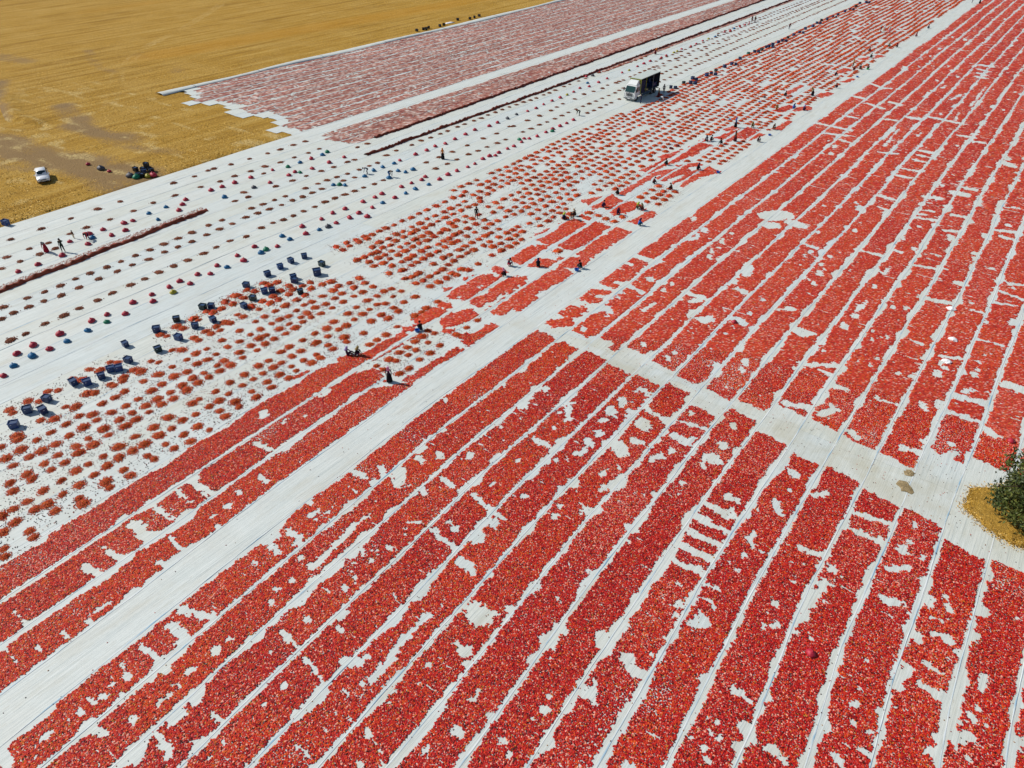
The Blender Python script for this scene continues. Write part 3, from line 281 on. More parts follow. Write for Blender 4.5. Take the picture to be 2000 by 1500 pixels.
HEAPS="""-66.32,19.46 -65.35,20.02 -65.9,21.29 -65.3,21.75 -62.85,23.83 -62.08,24.19 -66.15,17.69 -65.24,18.12 -62.83,22 -62.03,22.29 -60.27,26.12 -58.83,26.33 -60.32,24.55 -65.97,15.32 -65.33,16 -62.5,20.78 -61.98,20.45 -62.41,19.41 -61.9,19.49 -60.22,23.07 -58.4,24.94 -58.7,23.76 -60.32,21.61 -58.51,22.37 -57.04,24.72 -55.99,24.59 -56.95,25.82 -62.69,17.41 -62.24,17.85 -60.26,19.64 -60.05,18.64 -58.35,21.23 -56.87,23.42 -55.85,23.25 -56.7,22.15 -65.89,13.54 -65.06,14.07 -60.11,17.46 -58.15,19.8 -56.76,20.85 -55.73,20.69 -55.63,21.8 -53.69,23.18 -53.63,22.46 -62.33,15.21 -61.59,15.77 -58.11,18.59 -56.67,19.69 -55.62,19.38 -65.89,11.95 -65.21,11.92 -60.03,15.31 -59.3,16.13 -58.24,15.95 -58.23,17.31 -56.7,18.38 -55.52,18.1 -56.68,17.22 -53.51,19.99 -52.21,20.53 -51.97,21.7 -62.17,12.97 -61.37,13.75 -59.84,14.04 -58.21,14.75 -55.42,17.04 -53.32,18.46 -51.92,19.35 -50.38,20.86 -61.63,10.71 -61.07,10.63 -59.75,12.72 -58.11,13.46 -56.58,15.73 -55.47,15.55 -53.45,16.83 -51.96,18.13 -50.36,19.51 -59.71,11.5 -57.89,12.23 -56.38,14.27 -55.26,14.14 -56.24,13.15 -55.24,12.86 -53.32,15.29 -51.9,16.77 -51.9,15.72 -50.44,17.87 -49.42,18 -49.1,19.39 -61.18,9.24 -59.5,10.11 -57.99,11.09 -56.39,11.68 -53.18,13.88 -52.01,14.61 -50.32,16.13 -49.53,16.26 -59.36,8.88 -58,10.15 -56.19,10.51 -54.98,11.59 -53.25,12.67 -51.87,13.49 -57.98,8.85 -55.02,10.49 -53.31,11.64 -51.65,12.31 -50.31,14.07 -49.26,14.05 -56.05,9.04 -55.15,9.07 -53.11,10.4 -51.46,11.01 -50.14,12.44 -49.27,12.31 -56.1,7.77 -54.95,7.51 -53.12,8.97 -51.51,9.7 -50.05,10.26 -49.26,10.18 -52.91,7.68 -52.94,6.72 -51.37,8.51 -51.55,7.64 -50.2,8.53 -51.43,6.18 -49.68,6.41 -48.78,6.32 -49.4,4.51 -48.59,4.25 -51.13,5.15 -52.89,5.79 -67.04,40.49 -66.16,40.54 -66.05,41.55 -64.26,41.83 -62.95,43.9 -61.42,44.44 -61.09,45.47 -59.67,45.31 -59.18,46.6 -57.98,46.14 -67.33,38.29 -66.37,38.63 -64.1,40.53 -63.17,41.54 -62.98,42.8 -61.71,43.01 -59.32,44.22 -58.02,44.38 -56.48,44.76 -67.25,36.72 -66.08,36.98 -63.74,39.19 -62.67,40.56 -61.05,41.58 -59.3,42.62 -57.84,43.15 -66.99,35.2 -65.89,35.42 -63.8,37.76 -62.66,39.12 -62.76,38.08 -60.93,40.31 -59.28,41.05 -59.43,40.09 -57.67,41.66 -56.5,43.17 -66.05,34.02 -66.79,32.72 -66.06,33 -63.82,36.34 -62.65,36.49 -60.94,38.75 -60.89,37.33 -59.15,38.79 -58,40.48 -56.47,41.57 -54.45,43.27 -66.62,30.98 -65.94,31.15 -63.56,34.36 -62.71,34.47 -60.86,35.88 -58.87,37.52 -57.78,39.15 -56.75,38.86 -57.64,38.19 -56.71,37.71 -56.54,40.03 -54.14,41.78 -66.67,29 -65.78,29.16 -63.26,32.61 -62.73,32.81 -63.33,31.53 -60.83,34.67 -59.07,36.52 -59.09,35.47 -57.56,36.55 -56.44,36.46 -54.09,39.7 -52.43,40.01 -52.7,41.36 -66.54,27.1 -65.76,27.32 -63.37,30.32 -62.54,30.37 -62.34,31.35 -60.63,32.52 -59.12,34.04 -57.56,35.28 -59.09,32.74 -57.7,33.68 -53.68,38.35 -52.49,39 -63.25,28.85 -62.48,28.83 -60.52,30.28 -58.89,31.28 -57.8,32.87 -56.43,33.74 -56.32,35.1 -53.91,35.34 -53.92,36.96 -52.38,37.43 -52.45,35.85 -50.9,38.35 -50.08,37.89 -62.97,26.18 -62.22,26.79 -60.36,28.44 -58.99,29.94 -56.43,32.59 -57.31,31.5 -56.13,31.37 -54.02,33.72 -53.93,32.63 -52.47,33.96 -51.12,36.34 -50.17,36.17 -60.5,27.3 -58.79,28.43 -57.22,30.08 -56.16,29.68 -57.2,28.23 -53.7,30.89 -52.46,32.79 -50.74,34.48 -50,34.36 -58.65,27.35 -57,27.39 -56.03,28.17 -55.99,26.98 -53.74,29.76 -52.37,30.48 -52.36,31.46 -50.98,33.06 -50.03,33.23 -51.11,31.65 -50.14,31.48 -55.97,25.73 -53.59,28.06 -52.32,29.24 -52.3,28.11 -50.92,30.09 -49.75,30.25 -53.64,26.43 -52.29,26.89 -50.91,28.65 -49.84,28.35 -53.5,24.78 -52.2,25.31 -50.8,26.83 -49.74,26.56 -52.03,24.16 -52.01,23.13 -50.74,24.94 -49.8,24.71 -50.7,23.3 -49.61,23.13 -49.14,21.2 -67.67,52.07 -66.32,51.95 -67.52,53.66 -66.48,53.27 -67.16,55 -66.45,54.76 -67.04,56.31 -66.24,56.13 -66.63,57.36 -66.66,58.71 -66.63,59.88 -66.5,61.27 -66.55,62.87 -66.3,64.41 -66.39,66.06 -66.37,67.68 -66.29,69.46 -66.29,71.36 -66.35,73.19 -65.79,74.53 -62.8,51.1 -62.67,52.19 -62.59,53.36 -62.42,54.16 -63.94,54.79 -64.19,56.3 -64.06,57.78 -64.21,59.32 -64.11,60.52 -64.12,62.23 -64.08,63.76 -64.27,65.41 -64.11,66.89 -63.98,68.58 -64.08,70.06 -63.95,71.67 -64.09,73.18 -61.23,51.65 -61.15,53.07 -61.05,54.14 -61.16,55.46 -62.78,55.5 -62.49,56.59 -62.86,57.9 -62.84,59.37 -62.82,60.87 -62.94,61.92 -62.6,63.06 -62.5,64.3 -62.58,65.75 -62.58,67.23 -62.52,68.79 -62.45,70.44 -62.37,71.93 -62.19,73.15 -62.29,74.55 -59.98,51.26 -59.64,52.48 -59.8,53.82 -59.72,55.15 -59.81,56.48 -61.11,56.94 -61.1,58.23 -61.13,59.7 -59.96,59.21 -59.65,60.4 -61.04,60.98 -61.04,62.22 -59.8,61.81 -59.85,63.13 -60.16,64.28 -59.6,64.45 -59.65,65.82 -60.8,66.25 -60.72,67.5 -59.43,67.75 -60.61,69.21 -59.41,69.16 -59.51,70.79 -57.89,68.13 -57.77,69.88 -58.28,52.66 -58.09,54.14 -58.05,55.15 -58.09,56.11 -59.91,57.96 -58.16,57.74 -58.22,58.95 -57.75,60.48 -56.57,60.38 -57.84,61.6 -57.78,62.55 -56.57,61.79 -56.45,62.77 -57.99,63.91 -57.89,64.93 -57.83,66.36 -56.41,64.5 -56.35,66.09 -56.5,54.17 -56.52,55.12 -56.53,56.3 -56.58,57.53 -56.44,58.87 -54.75,58.03 -54.64,59.12 -54.55,60.88 -54.67,62.12 -54.64,63.43 -54.53,64.71 -54.53,66.05 -54.53,67.17 -54.36,68.75 -56.04,67.92 -56.27,69.35 -56.16,70.76 -56.13,72.47 -56.48,52.61 -54.4,53.16 -54.57,56.06 -53.02,56.97 -53.14,58.16 -53.25,59.51 -53.2,60.77 -53.09,61.99 -52.89,63.69 -52.96,65 -52.89,66.87 -52.79,68.48 -52.74,69.65 -52.84,70.86 -57.2,51.04 -54.73,51.3 -54.4,52.05 -52.72,54.59 -52.78,55.68 -52.78,53.38 -52.71,52.19 -52.94,51.19 -51.18,55.61 -50.45,55.65 -50.92,57.09 -50.17,57.4 -51.79,64.13 -51.54,65.49 -51.41,67.2 -51.41,68.6 -51.42,70.03 -51.12,51.7 -51.02,52.99 -50.92,54.3 -50.25,59.34 -50.37,62.19 -50.24,63.98 -50.07,65.43 -50.03,66.75 -50.1,68.07 -59.12,48.07 -57.72,47.66 -56.35,47.59 -56.4,46.04 -54.59,47.64 -54.29,48.58 -53,48.85 -54.4,46.39 -54.56,45.05 -52.87,47.42 -50.85,48.86 -51.04,47.23 -53.02,45.06 -52.46,45.75 -51.06,45.68 -50.14,45.42 -52.93,43.82 -52.81,42.67 -51.08,43.77 -49.95,43.75 -50.99,42.25 -49.92,40.07 -47.99,43.12 -47.81,41.28 -47.84,40.03 -47.82,38.99 -48.09,49.6 -48.03,45.88 -47.98,46.85 -48.14,47.8 -42.06,49.24 -42.02,47.44 -41.98,45.7 -44.86,44.5 -44,44.56 -44.65,43.29 -44.51,42.18 -43.34,42.85 -42.01,43.22 -44.55,36.73 -43.54,36.69 -44.34,38.27 -43.63,38.53 -44.4,39.77 -43.37,39.99 -44.38,40.94 -43.39,41.12 -41.91,40.11 -41.87,41.55 -41.71,38.35 -41.86,37.18"""
BROWN="""-103.68,43.13 -99.44,45.76 -103.58,39.79 -98.98,42.51 -103.4,35.91 -98.81,38.99 -103.17,31.89 -98.78,35.73 -98.61,33.39 -102.98,27.93 -98.03,30.37 -98.25,28.11 -95.67,30.13 -98.06,25.33 -95.65,28.21 -95.54,25.82 -95.35,23.63 -86.07,43.35 -85.96,41.28 -83.63,41.78 -85.89,39.18 -83.72,39.83 -85.74,37.2 -83.74,37.98 -85.72,35.24 -83.47,35.69 -85.66,33.32 -83.67,33.66 -85.56,31.48 -83.56,31.7 -85.62,29.47 -83.45,29.36 -85.63,27.7 -83.25,26.93 -85.39,25.84 -83.04,24.8 -85.38,24.04 -83.3,23.01 -85.5,22.2 -83.32,21.4 -85.52,19.65 -83.33,19.8 -83.03,18.35 -79.46,40.72 -79.4,38.45 -79.37,36.55 -79.35,34.58 -79.13,32.64 -79.08,30.86 -78.95,28.6 -78.69,26.73 -78.57,24.62 -78.37,22.84 -78.32,20.82 -77.88,18.65 -77.83,17.15 -99.46,49.21 -86.31,58.81 -84.21,62.06 -86.4,56.94 -84.1,60.18 -86.45,54.96 -84.22,58.42 -79.84,64.51 -84.41,52.56 -84.15,56.42 -79.98,62.71 -84.3,54.43 -80.02,60.9 -79.86,58.87 -79.89,56.88 -79.77,54.99 -79.74,53.29 -80.1,51.81 -80.01,49.86 -86.37,46.05 -86.37,48.15 -84.25,48.29 -84.56,50.7 -86.54,53.07 -90.36,55.32 -90.66,53.23 -84.14,46.22 -83.94,44.13 -79.35,46.98 -79.97,44.92 -79.76,42.74 -92.41,56.03 -103.52,76.72 -103.65,74.23 -103.56,71.4 -103.67,68.9 -98.54,75.62 -98.39,73.15 -98.52,70.31 -98.46,67.46 -98.88,64.71 -93.99,82.41 -94,80.14 -89.77,75.56 -89.88,74.12 -89.92,71.22 -90.12,68.84 -90.3,65.99 -90.45,63.43 -90.57,60.4 -96.5,62.66 -85.76,75.03 -85.68,76.79 -85.75,72.86 -85.89,70.51 -86.16,68.58 -83.87,70.12 -84.23,68.16 -86.35,66.75 -86.34,64.97 -86.38,62.61 -84.24,63.92 -79.4,70.04 -79.65,68.04 -79.46,71.98 -79.71,66.29 -79.59,81.78 -79.52,88.19 -76.48,85.81 -76.38,83.33 -76.38,80.55 -79.56,84.85 -79.66,92.19 -76.56,88.85 -79.84,96.78 -76.42,91.19 -79.63,100.34 -76.28,96.27 -76.44,93.63 -76.26,98.62 -80.28,104.99 -87.14,80.27 -87.53,82.92 -87.39,86.57 -87.75,89.29 -87.5,91.5 -87.58,94.13 -87.61,96.13 -87.74,99.05 -87.75,101.06 -87.73,103.75 -87.65,105.83 -87.92,108.21 -87.84,110.38 -87.91,112.7 -87.88,114.93 -103.85,65.42 -104.02,61.98 -104.56,59.16 -104.54,58.1 -104.01,55.37 -104.02,51.81 -99.38,53.38 -98.98,56.5 -99.14,59.2 -98.9,62.03 -87.73,117.07 -87.69,119.39 -87.38,121.37 -87.38,123.39 -87.58,126.27 -87.46,128.21 -87.7,130.69 -87.89,134.3 -87.96,136.65 -87.88,140.12 -87.84,142.95 -88.19,149.23 -87.72,152.14 -88.06,155.9 -87.88,158.26 -88.06,160.69 -87.61,162.67 -87.54,165.05 -87.28,167.45 -87.53,170.19 -79.82,109.95 -79.7,113.72 -79.96,117.98 -80.4,120.61 -80.75,123.28 -80.73,127.61 -81.13,131.78 -80.77,134.93 -80.49,138.1 -80.97,141.02 -80.4,143.74 -80.44,146.88 -80.6,162.98 -80.73,166.26 -80.72,169.56 -80.52,172.58 -80.82,176.33 -80.68,179.81 -80.87,182.94 -80.93,186.05 -80.53,189.4 -80.66,192.03 -80.91,197.83 -80.77,201.24 -80.69,204.46 -80.61,208.18 -80.53,211.11 -80.59,215.34 -80.65,222.54 -81.01,225.89 -83.47,234.63 -79.81,105.54 -76.4,103.9 -76.34,106.37 -76.45,109.15 -76.3,111.42 -76.29,113.94 -76.37,116.45 -76.56,118.95 -76.55,121.66 -76.49,124.13 -76.48,126.4 -76.44,128.86 -76.48,131.42 -76.53,134.04 -76.48,136.55 -76.33,157.18 -76.46,159.63 -76.47,161.9 -76.54,164.65 -76.5,166.89 -76.56,169.75 -76.45,172.64 -76.52,175.62 -76.53,178.19 -75.99,180.7 -73.36,120.84 -73.28,123.05 -73.29,125.45 -73.35,127.75 -73.33,129.71 -73.36,132.96 -73.3,152.58 -73.21,155.19 -73.35,157.98 -73.05,160.27 -73.35,163.51 -73.27,165.56"""
SACKS={'red':"-92.8,24.43 -92.8,26.73 -92.89,29.7 -93.49,33.25 -96.34,34.88 -93.63,36.45 -96.22,36.67 -93.58,38.35 -95.95,39.45 -95.74,40.6 -93.95,46.41 -95.4,47.88 -96.62,49.17 -96.09,32.21 -75.09,37.02 -75.23,34.77 -73.73,35.18 -74.98,33.27 -74.95,31.09 -73.39,30.32 -74.94,28.83 -74.77,25.76 -73.32,27.03 -74.79,24.08 -74.87,20.78 -74.92,18.1 -71.75,13.92 -74.64,16.4 -72.9,18.78 -75.87,45.71 -75.52,42.87 -73.71,42.51 -75.2,39.76 -73.98,38.02 -75.57,67.89 -75.44,66.35 -73.03,68 -75.6,64.15 -75.75,60.87 -76.02,58.83 -73.11,61.04 -73.01,63.51 -75.69,56.54 -72.93,59.16 -71.29,60.89 -73.09,56.88 -75.88,53.36 -73.7,52.16 -73.65,47.53 -96.49,64.37 -92.38,60.73 -92.54,64.44 -92.99,65.97 -95.66,71.49 -91.92,72.06 -91.93,68.55 -91.91,75.26 -83.51,79.73 -83.32,85.97 -83.43,83.34 -83.6,88.38 -83.1,90.44 -83.39,93.31 -83.61,96.43 -83.92,99.41 -83.24,102.76 -83.33,105.32 -75.17,76.8 -74.76,75.55 -75.1,73.64 -75.22,71.61 -72.68,77.34 -72.98,79.62 -72.96,81.74 -72.7,84.09 -72.73,85.89 -73.14,88.43 -73.1,90.16 -72.53,90.98 -72.92,92.42 -72.97,94.88 -96.42,60.26 -96.61,57.45 -96.69,55.31 -96.83,53.49 -122.33,48.02 -116.55,48.44 -83.22,114.67 -83.06,117.28 -83.42,120.36 -83.53,123.5 -83.47,126.38 -83.68,131.74 -84.31,135.09 -83.44,137.45 -83.61,141.61 -83.85,145.59 -83.87,152.24 -84,159.64 -84.09,162.93 -84.12,166.18 -83.68,171.07 -83.82,173.91 -84.1,182.94 -83.55,187.15 -83.69,190.74 -84.07,195.47 -84.2,209.93 -83.65,212.61 -83.92,220.11 -83.87,223.77 -83.81,226.78 -73.13,99.11 -73.88,100.88 -73.17,101.42 -72.79,103.3 -72.88,106.12 -72.96,108.38 -72.88,110.63 -72.84,112.79 -72.97,115.27 -72.86,96.53 -88.47,144.21 -88.27,149.64",'blue':"-73.27,22.86 -72.93,20.54 -96.43,45.94 -96.34,43.27 -93.41,42.9 -94.9,34.56 -72.69,15.25 -73,17.14 -73.86,40.24 -93,53.14 -72.96,70.18 -73.08,65.59 -73.27,54.07 -75.62,49.83 -74.04,49.82 -73.81,45.14 -95.7,69.2 -95.64,73.83 -83.56,73.9 -83.54,75.85 -83.24,78.14 -80.38,76.11 -79.05,76.41 -78.87,77.96 -82.81,71.27 -83.97,65.93 -82.5,66.92 -72.58,74.77 -72.97,72.24 -79.33,73.09 -83.59,202.3 -84.11,216.41 -85.26,139.67",'green':"-73.32,24.95 -74.04,46.09 -95.71,66.76 -92.17,66.31 -96.13,75.28 -83.31,66.57 -74.27,99.97 -72.3,107.3",'yellow':"-73.44,32.83 -83.72,155.21 -83.79,178.03 -83.81,179.83 -83.89,198.7 -83.59,129.08",'dark':"-73.04,55.42 -92.68,58.04 -83.45,108.53 -83.67,111.66 -83.89,204.65 -87.81,145.86"}
CRATES="""-67.38,27.23 -67.36,23.76 -63.86,25.26 -64.43,22.44 -64.36,20.6 -63.86,21.16 -63.94,19.48 -65.06,17.35 -64,18.15 -67.57,29.64 -67.56,32.82 -67.07,33.53 -64.34,31.92 -64.84,30.1 -64.17,27.73 -64.2,35.71 -64.82,37.35 -67.96,38.75 -68.45,47.61 -68.76,45.79 -68.57,44.04 -68.24,41.93 -65.08,47.52 -63.75,45.66 -65.16,43.28 -64.34,42.8 -65.1,39.13 -64.52,39.75 -61.77,41.54 -64.48,14.66 -64.2,12.84 -63.01,13.63 -62.98,11.17 -68.89,147.02 -68.37,152.06 -68.51,156.78 -67.15,152.99 -67.34,156.27 -67.23,161.32 -66.91,163.01 -67.3,166.43 -67.31,171.34 -67.07,174.85 -67.69,181.3 -68.12,187.56 -67.83,190.83 -67.19,194.06 -67.4,197.65 -67.15,198.79 -67.21,201.65 -67.03,205.33 -66.91,207.84 -67.15,212.83 -67.09,217.15 -67.02,221.58 -67.58,227.98 -67.08,233.08 -67.79,238.64 -68.04,243.5 -67.32,246.63 -67.12,251.54 -67,256.24 -66.95,263.29 -66.69,267.84 -66.96,275.12 -67.77,282.33 -66.42,284.96"""
BAND_NEAR=[(-35.16,51.65),(-31.91,51.32),(-28.67,50.78),(-25.9,50.67),(-22.89,50.53),(-19.25,50.78),(-16.39,49.62),(-13.19,50.68),(-9.81,49.79),(-6.67,48.95),(-3.45,48.31),(-0.49,48.5),(2.47,47.41),(5.47,45.72),(8.32,46.17)]
BAND_FAR=[(-35.19,52.64),(-31.81,53.08),(-28.56,53.74),(-25.94,54.79),(-22.2,53.7),(-16.14,52.94),(-12.79,52.62),(-9.4,54.92),(-6.68,54.29),(-3.61,53.1),(-0.38,53.57),(2.66,55.87),(5.71,57.58)]
YELLOW_PATCH=[(5.09,53.43),(7,55.02),(8.19,56.85),(9.42,58.52),(11.55,57.99),(13.12,54.54),(11.93,49.48),(9.13,49.2),(8.34,49.07),(6.94,49.54),(5.8,50.26),(4.98,50.95)]
PEOPLE=[
(-41.66,35.67,'stand','plum','black','pink','standing worker in dark clothes and pink headscarf beside the bare path'),
(-95.5,29.03,'stoop','crimson','crimson','grey','stooping woman in long red dress and grey headscarf among brown heaps'),
(-93.95,30.38,'armup','darkgreen','darkgreen','black','man in dark clothes standing with hand raised to his face'),
(-96.78,33.08,'child','brown','cream','black','small child standing beside a brown heap near the yellow field'),
(-95.04,34.01,'bend','pinkred','navy','black','worker in pink top bending over a blue and a red sack'),
(-78.48,84.59,'stand','orange','black','orange','woman with orange headscarf and long dark skirt standing among brown heaps'),
(-83.45,72.36,'bend','grey','navy','black','grey clothed worker bending over blue sacks, further from the orange heaps'),
(-79.69,73.56,'bend','black','bluejean','black','dark clothed worker bending over a blue sack between two more workers'),
(-58.99,69.68,'walk','black','black','black','worker in black walking among the orange tomato heaps'),
(-45.48,44.07,'crouch','black','navy','black','worker in black crouching beside a blue tub at the end of a red patch'),
(-48.19,36.3,'sit','plum','plum','lilac','worker in purple sitting at the end of the leftmost long red row'),
(-47.38,36.8,'crouch','black','plum','khaki','crouching worker in khaki headscarf facing the seated purple worker'),
(-47.01,61.32,'crouch','plum','crimson','black','crouching worker in crimson skirt behind a small red patch'),
(-45.74,58.85,'crouch','black','black','pink','crouching worker in black with pink headscarf spreading tomatoes'),
(-43.95,63.14,'crouch','black','black','navy','worker in black crouching on a red patch between two other workers'),
(-39.63,65.92,'crouch','black','teal','black','worker in black and teal crouching at the path edge beside a blue tub'),
(-47.21,83.48,'crouch','plum','plum','black','worker in plum crouching before a rounded orange patch'),
(-44.21,82.63,'crouch','plum','navy','plum','worker in purple headscarf crouching between two orange patches'),
(-47.78,88.73,'crouch','black','black','black','worker in black crouching at the lower end of a long orange strip'),
(-49.32,76.59,'crouch','navy','navy','lime','worker with lime headscarf crouching beside a kneeling pair'),
(-48.46,77.46,'bend','brown','black','black','worker in brown bending low at the top of a large red patch'),
(-48.69,78.58,'crouch','black','black','cream','worker with cream headscarf crouching behind the bending one'),
(-42.17,85.95,'crouch','brown','maroon','khaki','worker in brown crouching at a bright red patch near the path'),
(-43.07,85.95,'crouch','khaki','black','lime','worker in khaki crouching nearest to the one in brown'),
(-40.06,81.11,'crouch','blue','teal','navy','worker in bright blue crouching at the edge of the bare path'),
(-73.8,118.51,'bend','darkgreen','black','black','dark green clothed worker bending over the white sheet before the truck'),
(-68.36,142.71,'stand','grey','black','black','worker in grey top and black trousers standing behind the truck'),
(-67.74,139.26,'stand','khaki','maroon','cream','worker in khaki standing at the open rear of the truck'),
(-65.73,136.52,'bend','white','teal','black','worker in white bending in the truck shadow'),
(-68.49,133.04,'stand','navy','navy','black','worker in navy standing in the truck shadow beside its cab'),
(-46.99,129.69,'stand','bluejean','black','blue','worker in light blue shirt standing above an orange rectangle'),
(-43.91,122.22,'stand','brown','maroon','brown','worker in brown standing on the orange rectangle'),
(-45.09,119.27,'crouch','black','black','black','worker in black crouching left of the orange rectangle'),
(-47.71,118.99,'crouch','grey','black','navy','grey clothed worker crouching beside another above the long orange strip'),
(-47.26,119.68,'crouch','black','maroon','black','worker in black and maroon crouching above the long orange strip'),
(-40.6,124.39,'crouch','maroon','black','black','worker in maroon crouching at the path edge below the orange rectangle'),
(-44.52,131.56,'crouch','khaki','brown','khaki','worker in khaki crouching right of the light blue shirt'),
(-47.84,104.25,'crouch','darkgreen','black','black','dark clothed worker crouching beside the long orange strip'),
(-42.99,105.32,'crouch','black','black','navy','worker in black crouching on a broad red patch near the path'),
(-45.75,95.84,'crouch','maroon','black','black','worker in maroon crouching between heaps and a red patch corner'),
(-42.45,95.26,'crouch','brown','black','black','worker in brown crouching by small heaps left of a red patch'),
(-86.9,174.02,'stoop','orange','maroon','orange','stooping worker in orange at the end of a pale tomato strip'),
(-83.91,228.91,'stand','maroon','brown','maroon','left worker of the pair standing among far brown heaps'),
(-83.18,229.46,'stand','brown','maroon','black','right worker of the pair standing among far brown heaps'),
(-71.46,225.74,'stoop','maroon','navy','maroon','lone worker in maroon beside the far line of crates'),
(-49.42,236.96,'stand','black','maroon','black','worker in black standing among the farthest tomato lines'),
(-48.92,238.24,'stoop','white','cream','white','worker in white stooping beside one in black, far away'),
(-47.27,237.69,'stand','white','pink','cream','worker in white standing alone among the farthest lines'),
(-39.89,250.64,'crouch','plum','navy','black','farthest crouching worker at the edge of the bare path'),
(-39.96,236.23,'crouch','crimson','plum','plum','worker in crimson crouching by the far path edge'),
(-40.53,218.81,'crouch','maroon','black','maroon','worker in maroon crouching at the far path edge'),
(-42.49,218.08,'crouch','darkgreen','brown','khaki','worker in dark green crouching left of the maroon one'),
(-44.81,209.58,'crouch','black','navy','black','worker in black crouching above a far red patch'),
(-43.37,189.67,'stand','khaki','darkgreen','khaki','worker in khaki standing over three crouching ones'),
(-42.3,186.77,'crouch','maroon','maroon','black','worker in maroon crouching at the feet of the standing khaki one'),
(-41.36,188.71,'crouch','black','brown','black','middle one of three crouching workers on a far red patch'),
(-40.16,190.23,'crouch','maroon','plum','black','right one of three crouching workers beside a green item'),
(-42.8,202.58,'crouch','darkgreen','black','black','dark green clothed worker crouching alone on a far red patch'),
(-44.23,179.35,'crouch','black','maroon','black','worker in black crouching at the left end of a far red patch'),
(-40.67,168.83,'crouch','maroon','navy','black','worker in maroon crouching near the far path edge'),
(-42.87,159.6,'stoop','khaki','black','khaki','worker in khaki stooping beside a far red patch'),
(-47.3,155.74,'crouch','darkgreen','black','black','dark clothed worker crouching before a long far orange strip'),
(-42.64,147.72,'crouch','blue','blue','navy','worker in blue crouching between two red patches'),
(-40.68,147.9,'crouch','plum','navy','lilac','worker in purple crouching at the path edge right of the blue one'),
(-44.95,145.09,'crouch','khaki','orange','khaki','worker in khaki crouching at the left end of a red patch'),
(-41,132.72,'crouch','brown','brown','brown','worker in brown crouching at the end of an orange patch by the path'),
(-38.07,307.12,'stand','navy','navy','black','navy clothed worker at the far end of the bare path, left of a pair'),
(-35.82,307.54,'stand','navy','black','navy','navy clothed worker at the far end of the bare path, right of a pair')]
TUBS=[(-45.64,43.7,'blue'),(-39.73,65.18,'blue'),(-50.73,113.64,'navy'),(-50.96,111.81,'navy'),(-39.83,106.02,'blue'),(-40.22,128.9,'blue'),(-49.59,133.2,'lightblue'),(-50.17,152.12,'plum'),(-49.58,147.86,'lightblue'),(-40.02,189.72,'green'),(-39.85,180.94,'blue')]
# ------------------------------------------------------------------ layout of the sheets
SW = 3.12                                                   # width of one ground sheet
def bend(X, Y): return 0.05 * np.maximum(0, 33 - Y) * np.clip((X + 52) / 12, 0, 1)
def wig(X, Y): return .10 * np.sin(Y * .09 + X * .07) + .04 * np.sin(Y * .31 + X * .2)
def seam(k, Y):
    X0 = -36.3 + SW * (k - 1) + 0 * Y
    return X0 + bend(X0, Y) + wig(X0, Y) + .05 * np.sin(Y * .27 + k * 2.1)
def sheet_index(X, Y): return (X - bend(X, Y) - wig(X, Y) + 36.3) / SW + 1
def pts(s): return [tuple(float(v) for v in p.split(',')) for p in s.split()]
def strokes(s):
    out = []
    for t in s.strip().split(';'):
        wd, p = t.split(':'); out.append((float(wd), pts(p)))
    return out
ORD = ["first", "second", "third", "fourth", "fifth", "sixth", "seventh", "eighth", "ninth", "tenth", "eleventh", "twelfth", "thirteenth", "fourteenth", "fifteenth", "sixteenth", "seventeenth", "eighteenth", "nineteenth", "twentieth", "twenty-first", "twenty-second", "twenty-third", "twenty-fourth"]

# ------------------------------------------------------------------ ground and stubble field
me = np_mesh("ground", [(-2500, -1500, -.35), (2500, -1500, -.35), (2500, 3500, -.35), (-2500, 3500, -.35)], [(0, 1, 2, 3)], np.zeros((4, 3)))
tag(link("ground", me, [FIELD]), kind="structure")

def stroke_dist(X, Y, P):
    """distance to a polyline"""
    D = np.full(X.shape, 1e9, np.float32)
    for (ax, ay), (bx, by) in zip(P[:-1], P[1:]):
        dx, dy = bx - ax, by - ay; L = dx * dx + dy * dy + 1e-9
        t = np.clip(((X - ax) * dx + (Y - ay) * dy) / L, 0, 1)
        D = np.minimum(D, np.hypot(X - ax - t * dx, Y - ay - t * dy))
    return D
def grid(x0, x1, nx, y0, y1, ny):
    X, Y = np.meshgrid(np.linspace(x0, x1, nx), np.linspace(y0, y1, ny), indexing='ij')
    i = np.arange(nx * ny).reshape(nx, ny)
    F = np.stack([i[:-1, :-1], i[1:, :-1], i[1:, 1:], i[:-1, 1:]], -1).reshape(-1, 4)
    return X, Y, F
X, Y, F = grid(-420, -100, 400, -30, 420, 460)
DIRT = [([(-175, 42), (-150, 43), (-136, 45), (-125, 47), (-113, 50), (-108, 50)], 3.2, 1.0), ([(-200, 48), (-175, 42)], 4.5, .95), ([(-146, 57), (-136, 58), (-128, 59)], 2.2, .75),
        ([(-160, 62), (-150, 60), (-141, 57)], 2.0, .7), ([(-118, 47), (-110, 46)], 2.4, .95), ([(-190, 62), (-176, 55), (-160, 50)], 2.2, .8), ([(-132, 56), (-122, 58), (-116, 60)], 1.6, .6),
        ([(-150, 37), (-138, 38), (-128, 41)], 1.3, .6), ([(-240, 70), (-205, 75)], 3, .5), ([(-160, 88), (-175, 96), (-190, 95)], 2, .4), ([(-205, 90), (-190, 84), (-178, 82)], 1.5, .55)]
dirt = np.zeros(X.shape, np.float32)
for P, wd, s in DIRT: dirt = np.maximum(dirt, s * np.clip(1.25 - stroke_dist(X, Y, P) / wd * .55, 0, 1))
dirt *= .65 + .7 * vnoise(X, Y, 4, 3, 41)
gold = np.clip(1.2 - np.abs(X + 181 + 5 * np.sin(Y * .02)) / 9, 0, 1) * np.clip((Y - 78) / 22, 0, 1)
